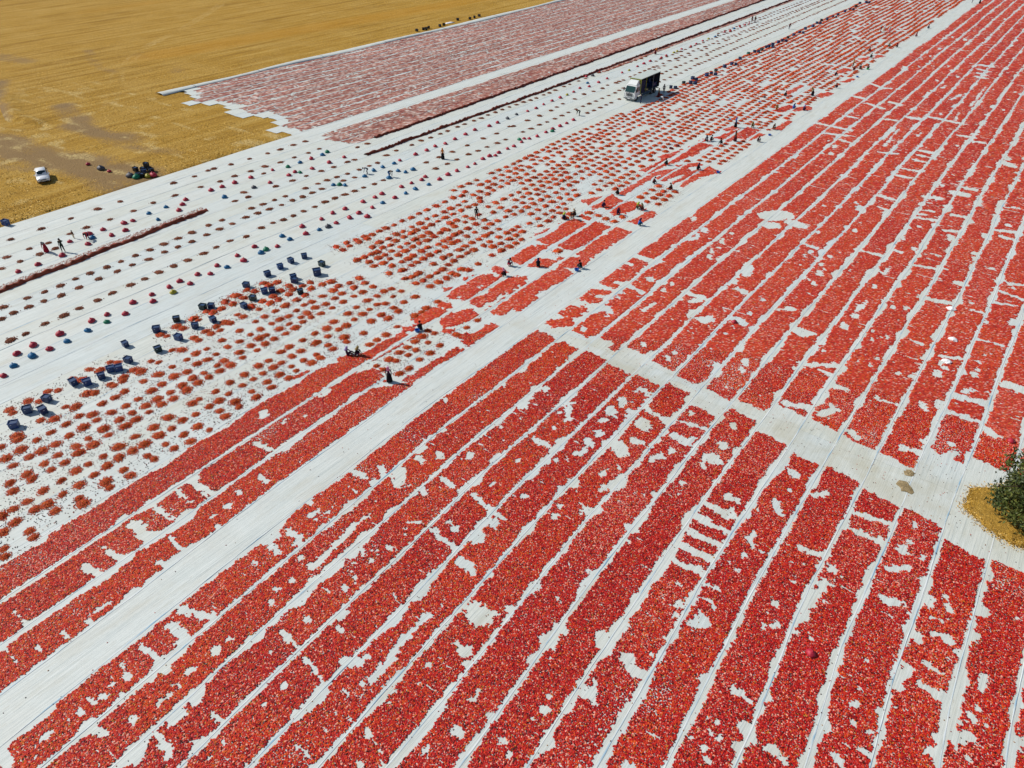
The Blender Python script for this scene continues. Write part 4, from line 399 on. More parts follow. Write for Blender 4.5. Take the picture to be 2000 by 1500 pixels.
gold = np.maximum(gold, .6 * np.clip(1.1 - np.abs(X + 260) / 12, 0, 1) * np.clip((Y - 90) / 30, 0, 1))
pale = np.zeros(X.shape, np.float32)
for P in ([(-150, 66), (-165, 76), (-176, 82), (-196, 100), (-212, 122), (-236, 150), (-280, 190)],): 
    for off in (-1.3, 1.3):
        pale = np.maximum(pale, .5 * np.clip(1.3 - stroke_dist(X, Y + off, P) / .8, 0, 1) * (.4 + .9 * vnoise(X, Y, 9, 7, 43)))
for c0, s in (((-158, 53), 9), ((-140, 48), 9), ((-130, 61), 8)):
    pale = np.maximum(pale, .5 * np.clip(1 - np.hypot(X - c0[0], (Y - c0[1]) * 1.4) / s, 0, 1) * (vnoise(X, Y, 1.6, .8, 44) > .5))
pale = np.maximum(pale, .75 * np.clip((vnoise(X, Y, 3.2, 1.6, 47) - .52) * 3, 0, 1) * np.clip((X + 215) / 60, 0, 1) * (Y < 76))
Z = -.06 + .05 * (vnoise(X, Y, 5, 9, 45) - .5) + .05 * (vnoise(X, Y, 1.7, 14, 46) - .5)
Z += .5 * np.clip(1 - stroke_dist(X, Y, [(-176, 58), (-160, 52), (-153, 53)]) / 3, 0, 1)        # spoil heap beside the ditch
Z -= .9 * np.clip(1 - stroke_dist(X, Y, [(-172, 54), (-158, 50), (-151, 52.5)]) / 2.2, 0, 1)     # ditch
Z = np.where(X > -108.5, -.3, Z); Z = np.where((X > -152) & (Y > 82), -.3, Z)
me = np_mesh("stubble_field", np.stack([X, Y, Z], -1), F, np.stack([dirt, gold, pale], -1).reshape(-1, 3), True)
tag(link("stubble_field", me, [FIELD]), "golden dry stubble field with bare dirt patches beyond the white sheets", kind="structure")

# cut straw standing on the stubble and the patch under the tree
def straw(name, px, py, pz, label, sc=.55):
    n = len(px); r = np.random.default_rng(n); h = (.05 + .16 * r.random(n)) * sc; wd = (.06 + .2 * r.random(n)) * sc; a = r.normal(1.57, .6, n); lean = (r.random((n, 2)) - .5) * .3
    dx, dy = np.cos(a) * wd, np.sin(a) * wd
    V = np.stack([np.stack([px - dx, py - dy, pz], -1), np.stack([px + dx, py + dy, pz], -1), np.stack([px + lean[:, 0] - dy * .6, py + lean[:, 1] + dx * .6, pz], -1), np.stack([px + lean[:, 0], py + lean[:, 1], pz + h], -1)], 1).reshape(-1, 3)
    b = np.arange(n)[:, None] * 4; F = np.concatenate([b + [[0, 1, 3]], b + [[1, 2, 3]], b + [[2, 0, 3]]])
    pal = np.array([lin(*c) for c in ((206, 168, 84), (188, 146, 58), (170, 126, 46), (220, 190, 118), (140, 104, 46))])
    C = np.repeat(pal[r.choice(5, n, p=[.3, .27, .18, .15, .1])] * (.8 + .4 * r.random((n, 1))), 4, 0)
    tag(link(name, np_mesh(name, V, F, C), [mat_col("straw")]), label, "straw", kind="stuff")
def mat_col(name):
    if name in MATS: return MATS[name]
    t = NT(name); return t.out(t.attr("Col").outputs["Color"], .8, .15)
r = np.random.default_rng(17); n = 200000
px = -108.8 - 170 * r.random(n) ** 1.4; py = 24 + 200 * r.random(n) ** 1.3; px = np.round(px / .55) * .55 + (r.random(n) - .5) * .3
ok = seen(px, py, 60) & ~((px > -152.5) & (py > 76)); px, py = px[ok], py[ok]
gi = np.clip(((px + 420) / 320 * 399).round().astype(int), 0, 399); gj = np.clip(((py + 30) / 450 * 459).round().astype(int), 0, 459)
ok = (r.random(len(px)) > dirt[gi, gj] * 1.15) & (r.random(len(px)) > (slant(px, py) - 130) / 110) & (vnoise(px, py, 2.5, 5, 48) > .3); px, py, gi, gj = px[ok], py[ok], gi[ok], gj[ok]
straw("stubble", px, py, Z[gi, gj] - .02, "short cut straw standing on the golden field")

# ------------------------------------------------------------------ white ground sheets
def make_sheet(k, y0, y1, zoff):
    ys = np.concatenate([np.arange(y0, min(y1, 90), 1.0), np.arange(max(y0, 90), y1, 3.0), [y1]]) if y0 < 90 else np.append(np.arange(y0, y1, 3.0), y1)
    ys = np.unique(ys); t = np.linspace(0, 1, 5)
    a = seam(k, ys) - .03; b = seam(k + 1, ys) + .03
    X = a[:, None] * (1 - t) + b[:, None] * t; Y = np.repeat(ys[:, None], 5, 1) + np.where(ys[:, None] == y0, (vnoise(X, X * 0 + k, .8, 1, 5) - .5) * .3, 0)
    Z = np.full(X.shape, zoff + .004 * (k % 2)); i = np.arange(X.size).reshape(X.shape)
    F = np.stack([i[:-1, :-1], i[:-1, 1:], i[1:, 1:], i[1:, :-1]], -1).reshape(-1, 4)
    o = tag(link("ground_sheet", np_mesh("ground_sheet", np.stack([X, Y, Z], -1), F), [SHEET]), kind="structure")
    # raised overlap fold along its right edge
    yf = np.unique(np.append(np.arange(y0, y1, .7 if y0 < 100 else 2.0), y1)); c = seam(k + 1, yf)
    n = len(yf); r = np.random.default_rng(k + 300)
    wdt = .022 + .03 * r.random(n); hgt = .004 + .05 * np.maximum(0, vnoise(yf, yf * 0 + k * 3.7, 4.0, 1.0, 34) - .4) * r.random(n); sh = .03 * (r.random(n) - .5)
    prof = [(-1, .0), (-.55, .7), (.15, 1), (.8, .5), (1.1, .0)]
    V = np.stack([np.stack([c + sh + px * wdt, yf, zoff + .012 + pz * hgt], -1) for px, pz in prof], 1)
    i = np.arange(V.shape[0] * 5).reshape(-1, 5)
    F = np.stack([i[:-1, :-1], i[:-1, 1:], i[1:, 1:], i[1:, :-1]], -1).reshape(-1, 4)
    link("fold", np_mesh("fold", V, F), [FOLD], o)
    return o
for k in range(-36, 21):
    r = np.random.default_rng(k + 77)
    if k < -22: make_sheet(k, 76.5 + 5.5 * r.random() + (0 if k > -34 else 1), 345, .012)
    elif k < -12: make_sheet(k, -6, 345, .012)
    else:
        j = 52 + 1.2 * r.random() if k > 0 else (70.5 if k == 0 else 57 + 6 * r.random())
        make_sheet(k, -14, j, .006); make_sheet(k, j - .35, 345, .016)

# bare yellow ground around the tree
P = np.array(YELLOW_PATCH); cx, cy = P.mean(0)
ring = []
for a, b in zip(P, np.roll(P, -1, 0)):
    for t in np.linspace(0, 1, 7)[:-1]: ring.append(a * (1 - t) + b * t)
ring = np.array(ring); rr = np.random.default_rng(3)
V = []; n = len(ring); C = []
for q, z in ((1.03, .01), (1.0, .05), (.85, .09), (.6, .12), (.3, .14)):
    j = (rr.random((n, 2)) - .5) * (.3 if q > .9 else .0)
    for p, jj in zip(ring, j): V.append((cx + (p[0] - cx) * q + jj[0], cy + (p[1] - cy) * q + jj[1], z + .03 * rr.random() * (q > .5))); C.append((.3 * rr.random() if q > .8 else .0, .1, .2 * rr.random()))
V.append((cx, cy, .15)); C.append((0, 0, 0))
F = [(l * n + i, l * n + (i + 1) % n, (l + 1) * n + (i + 1) % n, (l + 1) * n + i) for l in range(4) for i in range(n)] + [(4 * n + i, 4 * n + (i + 1) % n, 5 * n, 5 * n) for i in range(n)]
V4 = np.array(V); Ft = []
for f in F: Ft += [(f[0], f[1], f[2])] + ([(f[0], f[2], f[3])] if f[2] != f[3] else [])
tag(link("dry_ground", np_mesh("dry_ground", V4, Ft, np.array(C)), [FIELD]), kind="structure")
n = 13000; u = rr.random(n); i = rr.integers(len(ring), size=n); q = np.sqrt(u) * 1.05
px = cx + (ring[i, 0] - cx) * q + .25 * rr.normal(size=n); py = cy + (ring[i, 1] - cy) * q + .25 * rr.normal(size=n)
straw("dry_grass", px, py, np.where(q > .97, .01, .06 + .07 * (1 - q)), "dry yellow grass and straw on the patch under the tree", .26)

# ------------------------------------------------------------------ tomato colours
PAL = np.array([lin(*c) for c in ((200, 50, 26), (212, 86, 32), (182, 28, 28), (140, 18, 20), (204, 64, 56), (230, 156, 134), (76, 20, 14), (180, 122, 42))])
W_OR = np.array([.37, .25, .12, .06, .06, .045, .07, .03]); W_CR = np.array([.16, .045, .36, .22, .08, .05, .08, .01]); W_PK = np.array([.15, .10, .18, .09, .24, .17, .06, .02])
def tomato_cols(n, tone, pk, r):
    """tone 0 orange .. 1 crimson, pk 0..1 paler"""
    Wt = W_OR[None] * (1 - tone)[:, None] + W_CR[None] * tone[:, None]
    Wt = Wt * (1 - pk)[:, None] + W_PK[None] * pk[:, None]
    cs = np.cumsum(Wt / Wt.sum(1, keepdims=True), 1); i = (r.random(n)[:, None] > cs).sum(1).clip(0, 7)
    return PAL[i] * (.82 + .36 * r.random((n, 1)))
def domes(P, z, rad, col, r, nb=5, hk=.75):
    """half tomatoes: nb base corners and an apex each"""
    n = len(P); a0 = r.random(n) * 6.283; el = 1 + .55 * r.random(n); ax = r.random(n) * 3.1416
    ang = a0[:, None] + np.arange(nb) * (2 * math.pi / nb)
    lx = np.cos(ang) * (rad * el)[:, None]; ly = np.sin(ang) * (rad / np.sqrt(el))[:, None]
    ca, sa = np.cos(ax)[:, None], np.sin(ax)[:, None]
    bx = P[:, 0, None] + lx * ca - ly * sa; by = P[:, 1, None] + lx * sa + ly * ca
    bz = np.repeat(z[:, None], nb, 1) + rad[:, None] * .18 * r.random((n, nb))
    top = np.stack([P[:, 0] + rad * (r.random(n) - .5) * .7, P[:, 1] + rad * (r.random(n) - .5) * .7, z + rad * hk * (.7 + .6 * r.random(n))], -1)
    V = np.concatenate([np.stack([bx, by, bz], -1), top[:, None]], 1).reshape(-1, 3)
    b = np.arange(n)[:, None] * (nb + 1); j = np.arange(nb)
    F = np.stack([b + j, b + (j + 1) % nb, np.repeat(b + nb, nb, 1)], -1).reshape(-1, 3)
    C = np.repeat(col, nb + 1, 0)
    return V, F, C

# ------------------------------------------------------------------ rows of spread red tomatoes
DX = .1; GX0, GX1, GY0, GY1 = -52.0, 27.0, -8.0, 336.0
xs = np.arange(GX0, GX1, DX, dtype=np.float32) + DX / 2; ys = np.arange(GY0, GY1, DX, dtype=np.float32) + DX / 2
X, Y = np.meshgrid(xs, ys, indexing='ij')
kk = sheet_index(X, Y); row = np.floor(kk).astype(np.int16); fr = kk - row; dist = np.minimum(fr, 1 - fr) * SW
bn = np.array(BAND_NEAR); bf = np.array(BAND_FAR)
rowc = -36.3 + SW * (row - .5); jit = np.random.default_rng(6).random(80)
ynear = np.interp(rowc, bn[:, 0], bn[:, 1]) + (jit[row + 30] - .5) * 1.2 - .12 * (X - rowc); yfar = np.interp(rowc, bf[:, 0], bf[:, 1]) + (jit[row + 55 - 30] - .5) * 1.2 - .12 * (X - rowc)
n_hi = vnoise(X, Y, .24, .24, 1); n_md = vnoise(X, Y, .7, .7, 2); n_lo = vnoise(X, Y, 1.3, 1.6, 3)
edge = (n_hi - .5) * .34 + (n_md - .5) * .3
mask = np.zeros(X.shape, bool)
right = row >= 1
nearm = right & (Y < ynear + edge + .1); farm = right & (Y > yfar - edge - .1)
farm &= ~((row == 1) & (Y < 73.5 + edge))
leftm = (row >= -3) & (row <= -1) & (Y < 33 + (row == -2) * 1.5 + (row == -1) * (2.5 + 1.2 * (X + 41)) + edge)
mask = nearm | farm | leftm
def box_dist(X, Y, P, wd):
    D = np.full(X.shape, 1e9, np.float32)
    for (ax, ay), (bx, by) in zip(P[:-1], P[1:]):
        L = math.hypot(bx - ax, by - ay) + 1e-6; ux, uy = (bx - ax) / L, (by - ay) / L
        t = (X - ax) * ux + (Y - ay) * uy; s = np.abs(-(X - ax) * uy + (Y - ay) * ux)
        D = np.minimum(D, np.maximum(s - wd / 2, np.maximum(-t, t - L) - wd * .28))
    return D
def paint(L, val):
    for wd, P in L:
        if not val: wd = wd * 1.12 + .07
        m = wd / 2 + .5; a = np.array(P)
        i0, i1 = [int(np.clip((v - GX0) / DX, 0, len(xs))) for v in (a[:, 0].min() - m, a[:, 0].max() + m)]
        j0, j1 = [int(np.clip((v - GY0) / DX, 0, len(ys))) for v in (a[:, 1].min() - m, a[:, 1].max() + m)]
        if i1 <= i0 or j1 <= j0: continue
        s = np.s_[i0:i1, j0:j1]
        D = (box_dist(X[s], Y[s], P, wd) if val else stroke_dist(X[s], Y[s], P) - wd / 2) + edge[s] * min(1, .5 + wd * .5) * 1.35
        mask[s] = np.where(D < 0, val, mask[s])
paint(strokes(ADDS), True)
paint(strokes(GAPS), False)
n_e = vnoise(X, Y, .9, 3.4, 17)
marg = .06 + .15 * n_hi + .14 * n_md + 1.2 * np.maximum(0, n_lo - .68) + .9 * np.maximum(0, n_e - .6) * (.5 + n_md)
mask &= dist > marg
mask &= (row != 0)
# small bare specks and short cross gaps left between the tipped loads
clus = vnoise(X, Y, 7, 9, 6)
far_amt = np.clip((Y - 60) / 60, 0, 1)
sp = .62 * vnoise(X, Y, .75, .2, 7) + .38 * vnoise(X, Y, .3, .14, 8)
mask &= ~((sp > .875 - .13 * np.clip(clus - .25, 0, .6)) & right)
cross = vnoise(X, Y, 2.2, .28, 9)
mask &= ~((cross > .965 - .05 * far_amt) & (vnoise(X, Y, 3, 1.5, 10) > .45) & right & (Y > 56))
# the yellow patch and the tree stand free
mask &= ~((X > 4.0) & (Y > 46.5) & (Y < 56.5) & (np.hypot(X - 9, (Y - 52)) < 6.2))
del n_md, sp, cross, n_e
vis = seen(X, Y)
mask &= vis
SL = slant(X, Y)
print("red area m2", mask.sum() * DX * DX, "near", (mask & (SL < 74)).sum() * DX * DX)
# connected patches on a coarser grid, never across a seam
nx2, ny2 = mask.shape[0] // 2, mask.shape[1] // 2
m2 = mask[:nx2 * 2, :ny2 * 2].reshape(nx2, 2, ny2, 2).any((1, 3))
side = np.where(row < 0, 2, np.where(Y < (ynear + yfar) / 2, 0, 1)).astype(np.int16)
key = (row.astype(np.int32) * 4 + side)[:nx2 * 2:2, :ny2 * 2:2]
lab = np.zeros(nx2 * ny2, np.int32); mf = m2.ravel(); kf = key.ravel(); ncomp = 0; size = [0]; ckey = [0]
for s0 in np.flatnonzero(mf):
    if lab[s0]: continue
    ncomp += 1; lab[s0] = ncomp; st = [int(s0)]; c = 0; kv = kf[s0]
    while st:
        p = st.pop(); c += 1; q = p % ny2
        for t in (p - ny2, p + ny2, p - 1 if q else -1, p + 1 if q < ny2 - 1 else -1):
            if 0 <= t < mf.size and mf[t] and not lab[t] and kf[t] == kv: lab[t] = ncomp; st.append(t)
    size.append(c); ckey.append(int(kv))
lab = lab.reshape(nx2, ny2); size = np.array(size); ckey = np.array(ckey)
big = size * .04 > 1.0
print("patches", ncomp, "big", big.sum())
def look(arr, x, y, d): return arr[np.clip(((x - GX0) / d).astype(int), 0, arr.shape[0] - 1), np.clip(((y - GY0) / d).astype(int), 0, arr.shape[1] - 1)]
TONE = {}
def tone_of(x, y, rw):
    rr = np.random.default_rng(99).random(64)
    base = np.clip((rw - 1) / 6.0, 0, 1) * .9 + .1
    base = np.where(rw < 0, .12, base)
    base = np.where((rw >= 1) & (y > 53), .14 + .3 * np.clip((x + 36) / 30, 0, 1), base)
    bt = ((y + 40 + 9 * rr[(rw + 7) % 64]) / (5 + 5 * rr[(rw + 31) % 64]) + .12 * vnoise(x, y, .5, .5, 18)).astype(int); hb = np.random.default_rng(55).random(4096); hv = hb[(bt * 61 + rw * 17) % 4096]; hw = hb[(bt * 37 + rw * 91 + 11) % 4096]
    t = base + (rr[(rw + 20) % 64] - .5) * .35 + (vnoise(x, y, 2.2, 9, 12) - .5) * .3 + (hv - .5) * .7
    pk = np.clip((vnoise(x, y, 2.5, 7, 13) - .5) * .8 + (hw - .62) * 1.3, 0, .8)
    return np.clip(t, 0, 1), pk
PARTS = {}                                                   # component -> list of (V,F,C)
def scatter(V, F, C, comp, per_v, per_f):
    order = np.argsort(comp, kind='stable'); comp_s = comp[order]
    b = np.flatnonzero(np.r_[True, comp_s[1:] != comp_s[:-1], True])
    Vr = V.reshape(-1, per_v, 3); Cr = C.reshape(-1, per_v, 3)
    base = (F[:per_f]).copy()
    for a, e in zip(b[:-1], b[1:]):
        ids = order[a:e]; n = len(ids)
        PARTS.setdefault(int(comp_s[a]), []).append((Vr[ids].reshape(-1, 3), (base[None] + np.arange(n)[:, None, None] * per_v).reshape(-1, 3), Cr[ids].reshape(-1, 3)))
# near: single half tomatoes
NEAR = 74.0; pitch = .078
gx = np.arange(GX0, GX1, pitch); gy = np.arange(GY0, 75, pitch)
px, py = np.meshgrid(gx, gy, indexing='ij'); px = (px + (rng.random(px.shape) - .5) * pitch * .95).ravel(); py = (py + (rng.random(py.shape) - .5) * pitch * .95).ravel()
ok = look(mask, px, py, DX) & (slant(px, py) < NEAR); px, py = px[ok], py[ok]
dens = np.clip(1.12 - .4 * np.clip(vnoise(px, py, 1.6, 2.6, 14) - .45, 0, 1) * 2 * (vnoise(px, py, 5, 8, 15) > .45), .5, 1)
ok = rng.random(len(px)) < dens; px, py = px[ok], py[ok]
rw = look(row, px, py, DX).astype(int); t, pk = tone_of(px, py, rw)
n = len(px); rad = .05 + .018 * rng.random(n)
z = .022 + .022 * (rng.random(n) < .3) * rng.random(n)
V, F, C = domes(np.stack([px, py], -1), z, rad, tomato_cols(n, t, pk, rng), rng)
comp = look(lab, px, py, DX * 2); print("near tomatoes", n)
scatter(V, F, C, comp, 6, 5)
# farther: the layer as an uneven crust, finer first
def crust(cw, s0, s1, y0):
    gx = np.arange(GX0, GX1, cw); gy = np.arange(y0, GY1, cw); nx, ny = len(gx), len(gy)
    cxg, cyg = np.meshgrid(gx + cw / 2, gy + cw / 2, indexing='ij')
    s = slant(cxg, cyg); on = look(mask, cxg, cyg, DX) & (s >= s0) & (s < s1)
    I, J = np.nonzero(on)
    cnt = np.zeros((nx + 1, ny + 1), np.int8)
    full = look(mask, cxg, cyg, DX).astype(np.int8)
    for a in (0, 1):
        for b in (0, 1): cnt[a:nx + a, b:ny + b] += full
    r = np.random.default_rng(int(cw * 100))
    VX = gx[0] + np.arange(nx + 1) * cw; VY = gy[0] + np.arange(ny + 1) * cw
    jx = (r.random((nx + 1, ny + 1)) - .5) * cw * .7; jy = (r.random((nx + 1, ny + 1)) - .5) * cw * .7
    vz = np.where(cnt == 4, .035 + .07 * r.random((nx + 1, ny + 1)) * min(1, cw / .16), .022)
    cid = np.stack([I * (ny + 1) + J, (I + 1) * (ny + 1) + J, (I + 1) * (ny + 1) + J + 1, I * (ny + 1) + J + 1], -1)
    comp = look(lab, cxg[I, J], cyg[I, J], DX * 2)
    order = np.argsort(comp, kind='stable'); cs = comp[order]; b = np.flatnonzero(np.r_[True, cs[1:] != cs[:-1], True])
    tot = 0
    for a, e in zip(b[:-1], b[1:]):
        q = cid[order[a:e]]; u, inv = np.unique(q, return_inverse=True); inv = inv.reshape(q.shape)
        ui, uj = u // (ny + 1), u % (ny + 1); vx = VX[ui] + jx[ui, uj]; vy = VY[uj] + jy[ui, uj]
        rw = np.full(len(u), ckey[cs[a]] // 4); t, pk = tone_of(vx, vy, rw)
        c = tomato_cols(len(u), t, pk * .8, r); wh = r.random(len(u)) < .015 + .05 * vnoise(vx, vy, 2, 4, 16); c[wh] = np.array(lin(232, 200, 184)); c = c * .7 + c.mean(0) * .3
        Fq = np.concatenate([inv[:, [0, 1, 2]], inv[:, [0, 2, 3]]]); tot += len(Fq)
        PARTS.setdefault(int(cs[a]), []).append((np.stack([vx, vy, vz[ui, uj]], -1), Fq, c))
    print("crust", cw, tot)
crust(.11, NEAR, 120, 30.0); crust(.18, 120, 200, 70.0); crust(.32, 200, 420, 140.0)

def merge(L):
    V, F, C = [], [], []; o = 0
    for v, f, c in L: V.append(v); F.append(f + o); C.append(c); o += len(v)
    return np.concatenate(V), np.concatenate(F), np.concatenate(C)
rows = {}
for c in PARTS: rows.setdefault(int(ckey[c]), []).append(c)
def row_label(kv):
    k, sd = kv // 4, kv % 4
    if sd == 2: return "%s row of spread orange-red tomatoes left of the bare white path" % ORD[-k - 1]
    return "%s red tomato row right of the bare path, %s the cross walkway" % (ORD[k - 1], "nearer than" if sd == 0 else "beyond")
for kv in sorted(rows):
    comps = rows[kv]
    allv = np.concatenate([PARTS[c][0][0][:1] for c in comps]); loc = np.array([allv[:, 0].mean(), allv[:, 1].mean(), 0.0])
    e = tag(empty("tomato_row", tuple(loc)), row_label(kv), "tomato row", "rows of tomatoes spread to dry")
    small = []
    nb = 0
    for c in sorted(comps, key=lambda q: -size[q]):
        if big[c] and nb < 300:
            V, F, C = merge(PARTS[c]); link("patch", np_mesh("patch", V - loc, F, C), [TOM], e); nb += 1
        else: small += PARTS[c]
    if small:
        V, F, C = merge(small); tag(link("loose_tomatoes", np_mesh("loose_tomatoes", V - loc, F, C), [TOM], e), kind="stuff")
del PARTS

# stray tomatoes on the seams and the bare path
n = 5200; px = rng.uniform(-40, 14, n); py = rng.uniform(-4, 75, n); ok = seen(px, py) & ~look(mask, px, py, DX) & ((sheet_index(px, py) > 1.0) | (rng.random(n) < .22)); px, py = px[ok], py[ok]
V, F, C = domes(np.stack([px, py], -1), np.full(len(px), .022), .03 + .012 * rng.random(len(px)), PAL[rng.choice([3, 6, 0, 7, 6], len(px))] * .8, rng)
tag(link("stray_tomatoes", np_mesh("stray_tomatoes", V, F, C), [TOM]), "single tomatoes strewn along the seams and the bare path", "tomatoes", kind="stuff")

# ------------------------------------------------------------------ paler, drier rows at the far left
PALP = np.array([lin(*c) for c in ((162, 98, 84), (142, 80, 68), (176, 124, 106), (206, 180, 164), (122, 70, 62), (158, 112, 94), (222, 208, 198))]); PALW = np.array([.22, .17, .17, .15, .1, .12, .07])
def pale_row(k, y0, y1, u0=.03, u1=.97, label=None, dense=.0):
    cw, ch = .3, .42
    gu = np.arange(u0 * SW, u1 * SW, cw); gy = np.arange(y0, y1, ch); nu, ny = len(gu), len(gy)
    U, Yc = np.meshgrid(gu + cw / 2, gy + ch / 2, indexing='ij'); Xc = seam(k, Yc) + U
    d = np.minimum(U - u0 * SW, u1 * SW - U)
    on = d > .1 + .3 * np.maximum(0, vnoise(Xc, Yc, 1.2, 2.2, 20) - .5)
    s = .6 * vnoise(Xc, Yc, 1.1, .7, 21) + .4 * vnoise(Xc, Yc, .4, .35, 22)
    on &= ~(s > .785 + dense - .12 * np.clip(vnoise(Xc, Yc, 8, 14, 23) - .35, 0, 1))
    on &= seen(Xc, Yc) & (Yc > y0 + 1.2 * vnoise(Xc, Yc, .8, 5, 24))
    I, J = np.nonzero(on)
    if len(I) < 5: return
    r = np.random.default_rng(k + 500)
    q = np.stack([I * (ny + 1) + J, (I + 1) * (ny + 1) + J, (I + 1) * (ny + 1) + J + 1, I * (ny + 1) + J + 1], -1)
    u, inv = np.unique(q, return_inverse=True); inv = inv.reshape(q.shape); ui, uj = u // (ny + 1), u % (ny + 1)
    vy = y0 + uj * ch + (r.random(len(u)) - .5) * ch * .7; vx = seam(k, vy) + u0 * SW + ui * cw + (r.random(len(u)) - .5) * cw * .6
    vz = .022 + .05 * r.random(len(u)); c = PALP[r.choice(7, len(u), p=PALW)] * (.8 + .4 * r.random((len(u), 1)))
    c = c * (.85 + .3 * vnoise(vx, vy, 3, 12, 25))[:, None]
    loc = np.array([vx.mean(), y0, 0])
    o = link("dried_tomato_row", np_mesh("dried_tomato_row", np.stack([vx, vy, vz], -1) - loc, np.concatenate([inv[:, [0, 1, 2]], inv[:, [0, 2, 3]]]), c), [TOM]); o.location = loc
    tag(o, label, "tomato row", "rows of pale dried tomatoes")
for q, k in enumerate(range(-23, -37, -1)):
    r = np.random.default_rng(k + 77); y0 = 76.5 + 5.5 * r.random() + (0 if k > -34 else 1)
    pale_row(k, y0 + 1 + (2.5 * r.random()), 340, .03, .97 if k > -36 else .9, "%s row of pale dried tomatoes beyond the bare band, counted towards the golden field" % ORD[q])
for q, (k, y0) in enumerate(((-19, 80), (-20, 79), (-21, 80.5))):
    pale_row(k, y0, 340, .0 if k > -21 else .25, .98, "%s pale dried row between the bare band and dark windrow, counted from the windrow" % ORD[q])
pale_row(-16, 150, 340, .08, .62, "narrow strip of pale dried tomatoes right of the longest dark windrow")

# ------------------------------------------------------------------ windrows: long raked ridges
def windrow(P, wd, ht, label, col=(120, 52, 34), pale_side=0):
    P = [np.array(p, float) for p in P]; L = []; r = np.random.default_rng(int(abs(P[0][0]) * 10))
    for a, b in zip(P[:-1], P[1:]):
        m = max(2, int(np.linalg.norm(b - a) / .4)); L += [a + (b - a) * t for t in np.linspace(0, 1, m, endpoint=False)]
    L.append(P[-1]); L = np.array(L); n = len(L)
    wv = wd * (.7 + .6 * r.random(n)); hv = ht * (.6 + .7 * r.random(n)); cxs = L[:, 0] + (r.random(n) - .5) * .18 + .12 * np.sin(L[:, 1] * .7)
    prof = [(-.5, 0), (-.3, .55), (-.08, .95), (.12, 1.0), (.3, .6), (.5, 0)]
    V = np.stack([np.stack([cxs + px * wv + (r.random(n) - .5) * .1, L[:, 1] + (r.random(n) - .5) * .15, .02 + pz * hv * (.8 + .4 * r.random(n))], -1) for px, pz in prof], 1)
    i = np.arange(n * 6).reshape(n, 6); F = np.stack([i[:-1, :-1], i[:-1, 1:], i[1:, 1:], i[1:, :-1]], -1).reshape(-1, 4)
    F = np.concatenate([F[:, [0, 1, 2]], F[:, [0, 2, 3]]]); C = np.array(lin(*col))[None] * (.55 + .8 * r.random((n * 6, 1))); V = V.reshape(-1, 3)
    if pale_side:
        m = int(n * 42); t = r.random(m) * (n - 1); ii = t.astype(int); p = L[ii] + (L[np.minimum(ii + 1, n - 1)] - L[ii]) * (t - ii)[:, None]
        p[:, 0] -= .1 + pale_side * r.random(m) ** 1.6
        v2, f2, c2 = domes(p, np.full(m, .02), .05 + .03 * r.random(m), PALP[r.choice(5, m)], r, 4)
        F = np.concatenate([F, f2 + len(V)]); V = np.concatenate([V, v2]); C = np.concatenate([C, c2])
    loc = np.array([L[0, 0], L[0, 1], 0]); o = link("tomato_windrow", np_mesh("tomato_windrow", V - loc, F, C), [TOM]); o.location = loc
    return tag(o, label, "windrow", "raked windrows of dried tomatoes")
windrow([(-95.2, 85.4), (-95.2, 125), (-95.6, 200), (-96.1, 264), (-96.3, 340)], .75, .34, "thin dark raked windrow along the edge of the pale dried rows")
windrow([(-89.8, 78.2), (-89.4, 117), (-89.1, 180), (-88.8, 255), (-88.6, 340)], .8, .36, "longest dark raked windrow, beside the first line of brown heaps")
windrow([(-89.2, 12), (-89.5, 21), (-90.2, 34), (-91, 48.9)], .8, .36, "short raked windrow with pinkish tomatoes spilling on one side", (140, 66, 46), 1.5)
# ------------------------------------------------------------------ heaps
HP_OR = np.array([lin(*c) for c in ((204, 82, 26), (188, 62, 22), (210, 104, 32), (160, 44, 20), (172, 80, 24), (198, 52, 28))])
HP_BR = np.array([lin(*c) for c in ((128, 70, 36), (112, 58, 30), (146, 86, 46), (98, 50, 26), (150, 76, 50), (132, 62, 38))])
def heap_mesh(name, seed, Rm, Hm, pal, ntom, spill, rings=5, seg=12):
    r = np.random.default_rng(seed); V = [(0, 0, Hm)]; C = [pal[0]]
    lob = 1 + .16 * np.sin(np.arange(seg) * 2 * math.pi / seg * 2 + r.random() * 6) + .4 * (r.random(seg) - .5)
    for i in range(1, rings + 1):
        t = i / rings
        for j in range(seg):
            a = 2 * math.pi * j / seg + r.random() * .2; q = Rm * t * lob[j] * (.8 if ntom > 100 else 1)
            V.append((q * math.cos(a), q * math.sin(a), max(.0, Hm * (1 - t ** 1.5) + (r.random() - .5) * .08 * (i < rings)) + .02)); C.append(pal[r.integers(len(pal))] * (.7 + .5 * r.random()))
    F = [(0, 1 + j, 1 + (j + 1) % seg) for j in range(seg)]
    for i in range(rings - 1):
        for j in range(seg):
            a, b = 1 + i * seg + j, 1 + i * seg + (j + 1) % seg; F += [(a, a + seg, b + seg), (a, b + seg, b)]
    V = np.array(V); C = np.array(C); F = np.array(F)
    if ntom:
        a = r.random(ntom) * 6.283; q = Rm * np.sqrt(r.random(ntom)) * 1.0
        out = r.random(ntom) < spill; q = np.where(out, Rm * (.9 + .7 * r.random(ntom) ** 2.2), q)
        zz = np.where(out, .02, Hm * (1 - (q / Rm).clip(0, 1) ** 1.7) * .95 + .015)
        v, f, c = domes(np.stack([q * np.cos(a), q * np.sin(a)], -1), zz, (.042 + .02 * r.random(ntom)), pal[r.integers(len(pal), size=ntom)] * (.75 + .5 * r.random((ntom, 1))), r, 4, 1.35)
        F = np.concatenate([F, f + len(V)]); V = np.concatenate([V, v]); C = np.concatenate([C, c])
    return np_mesh(name, V, F, C)
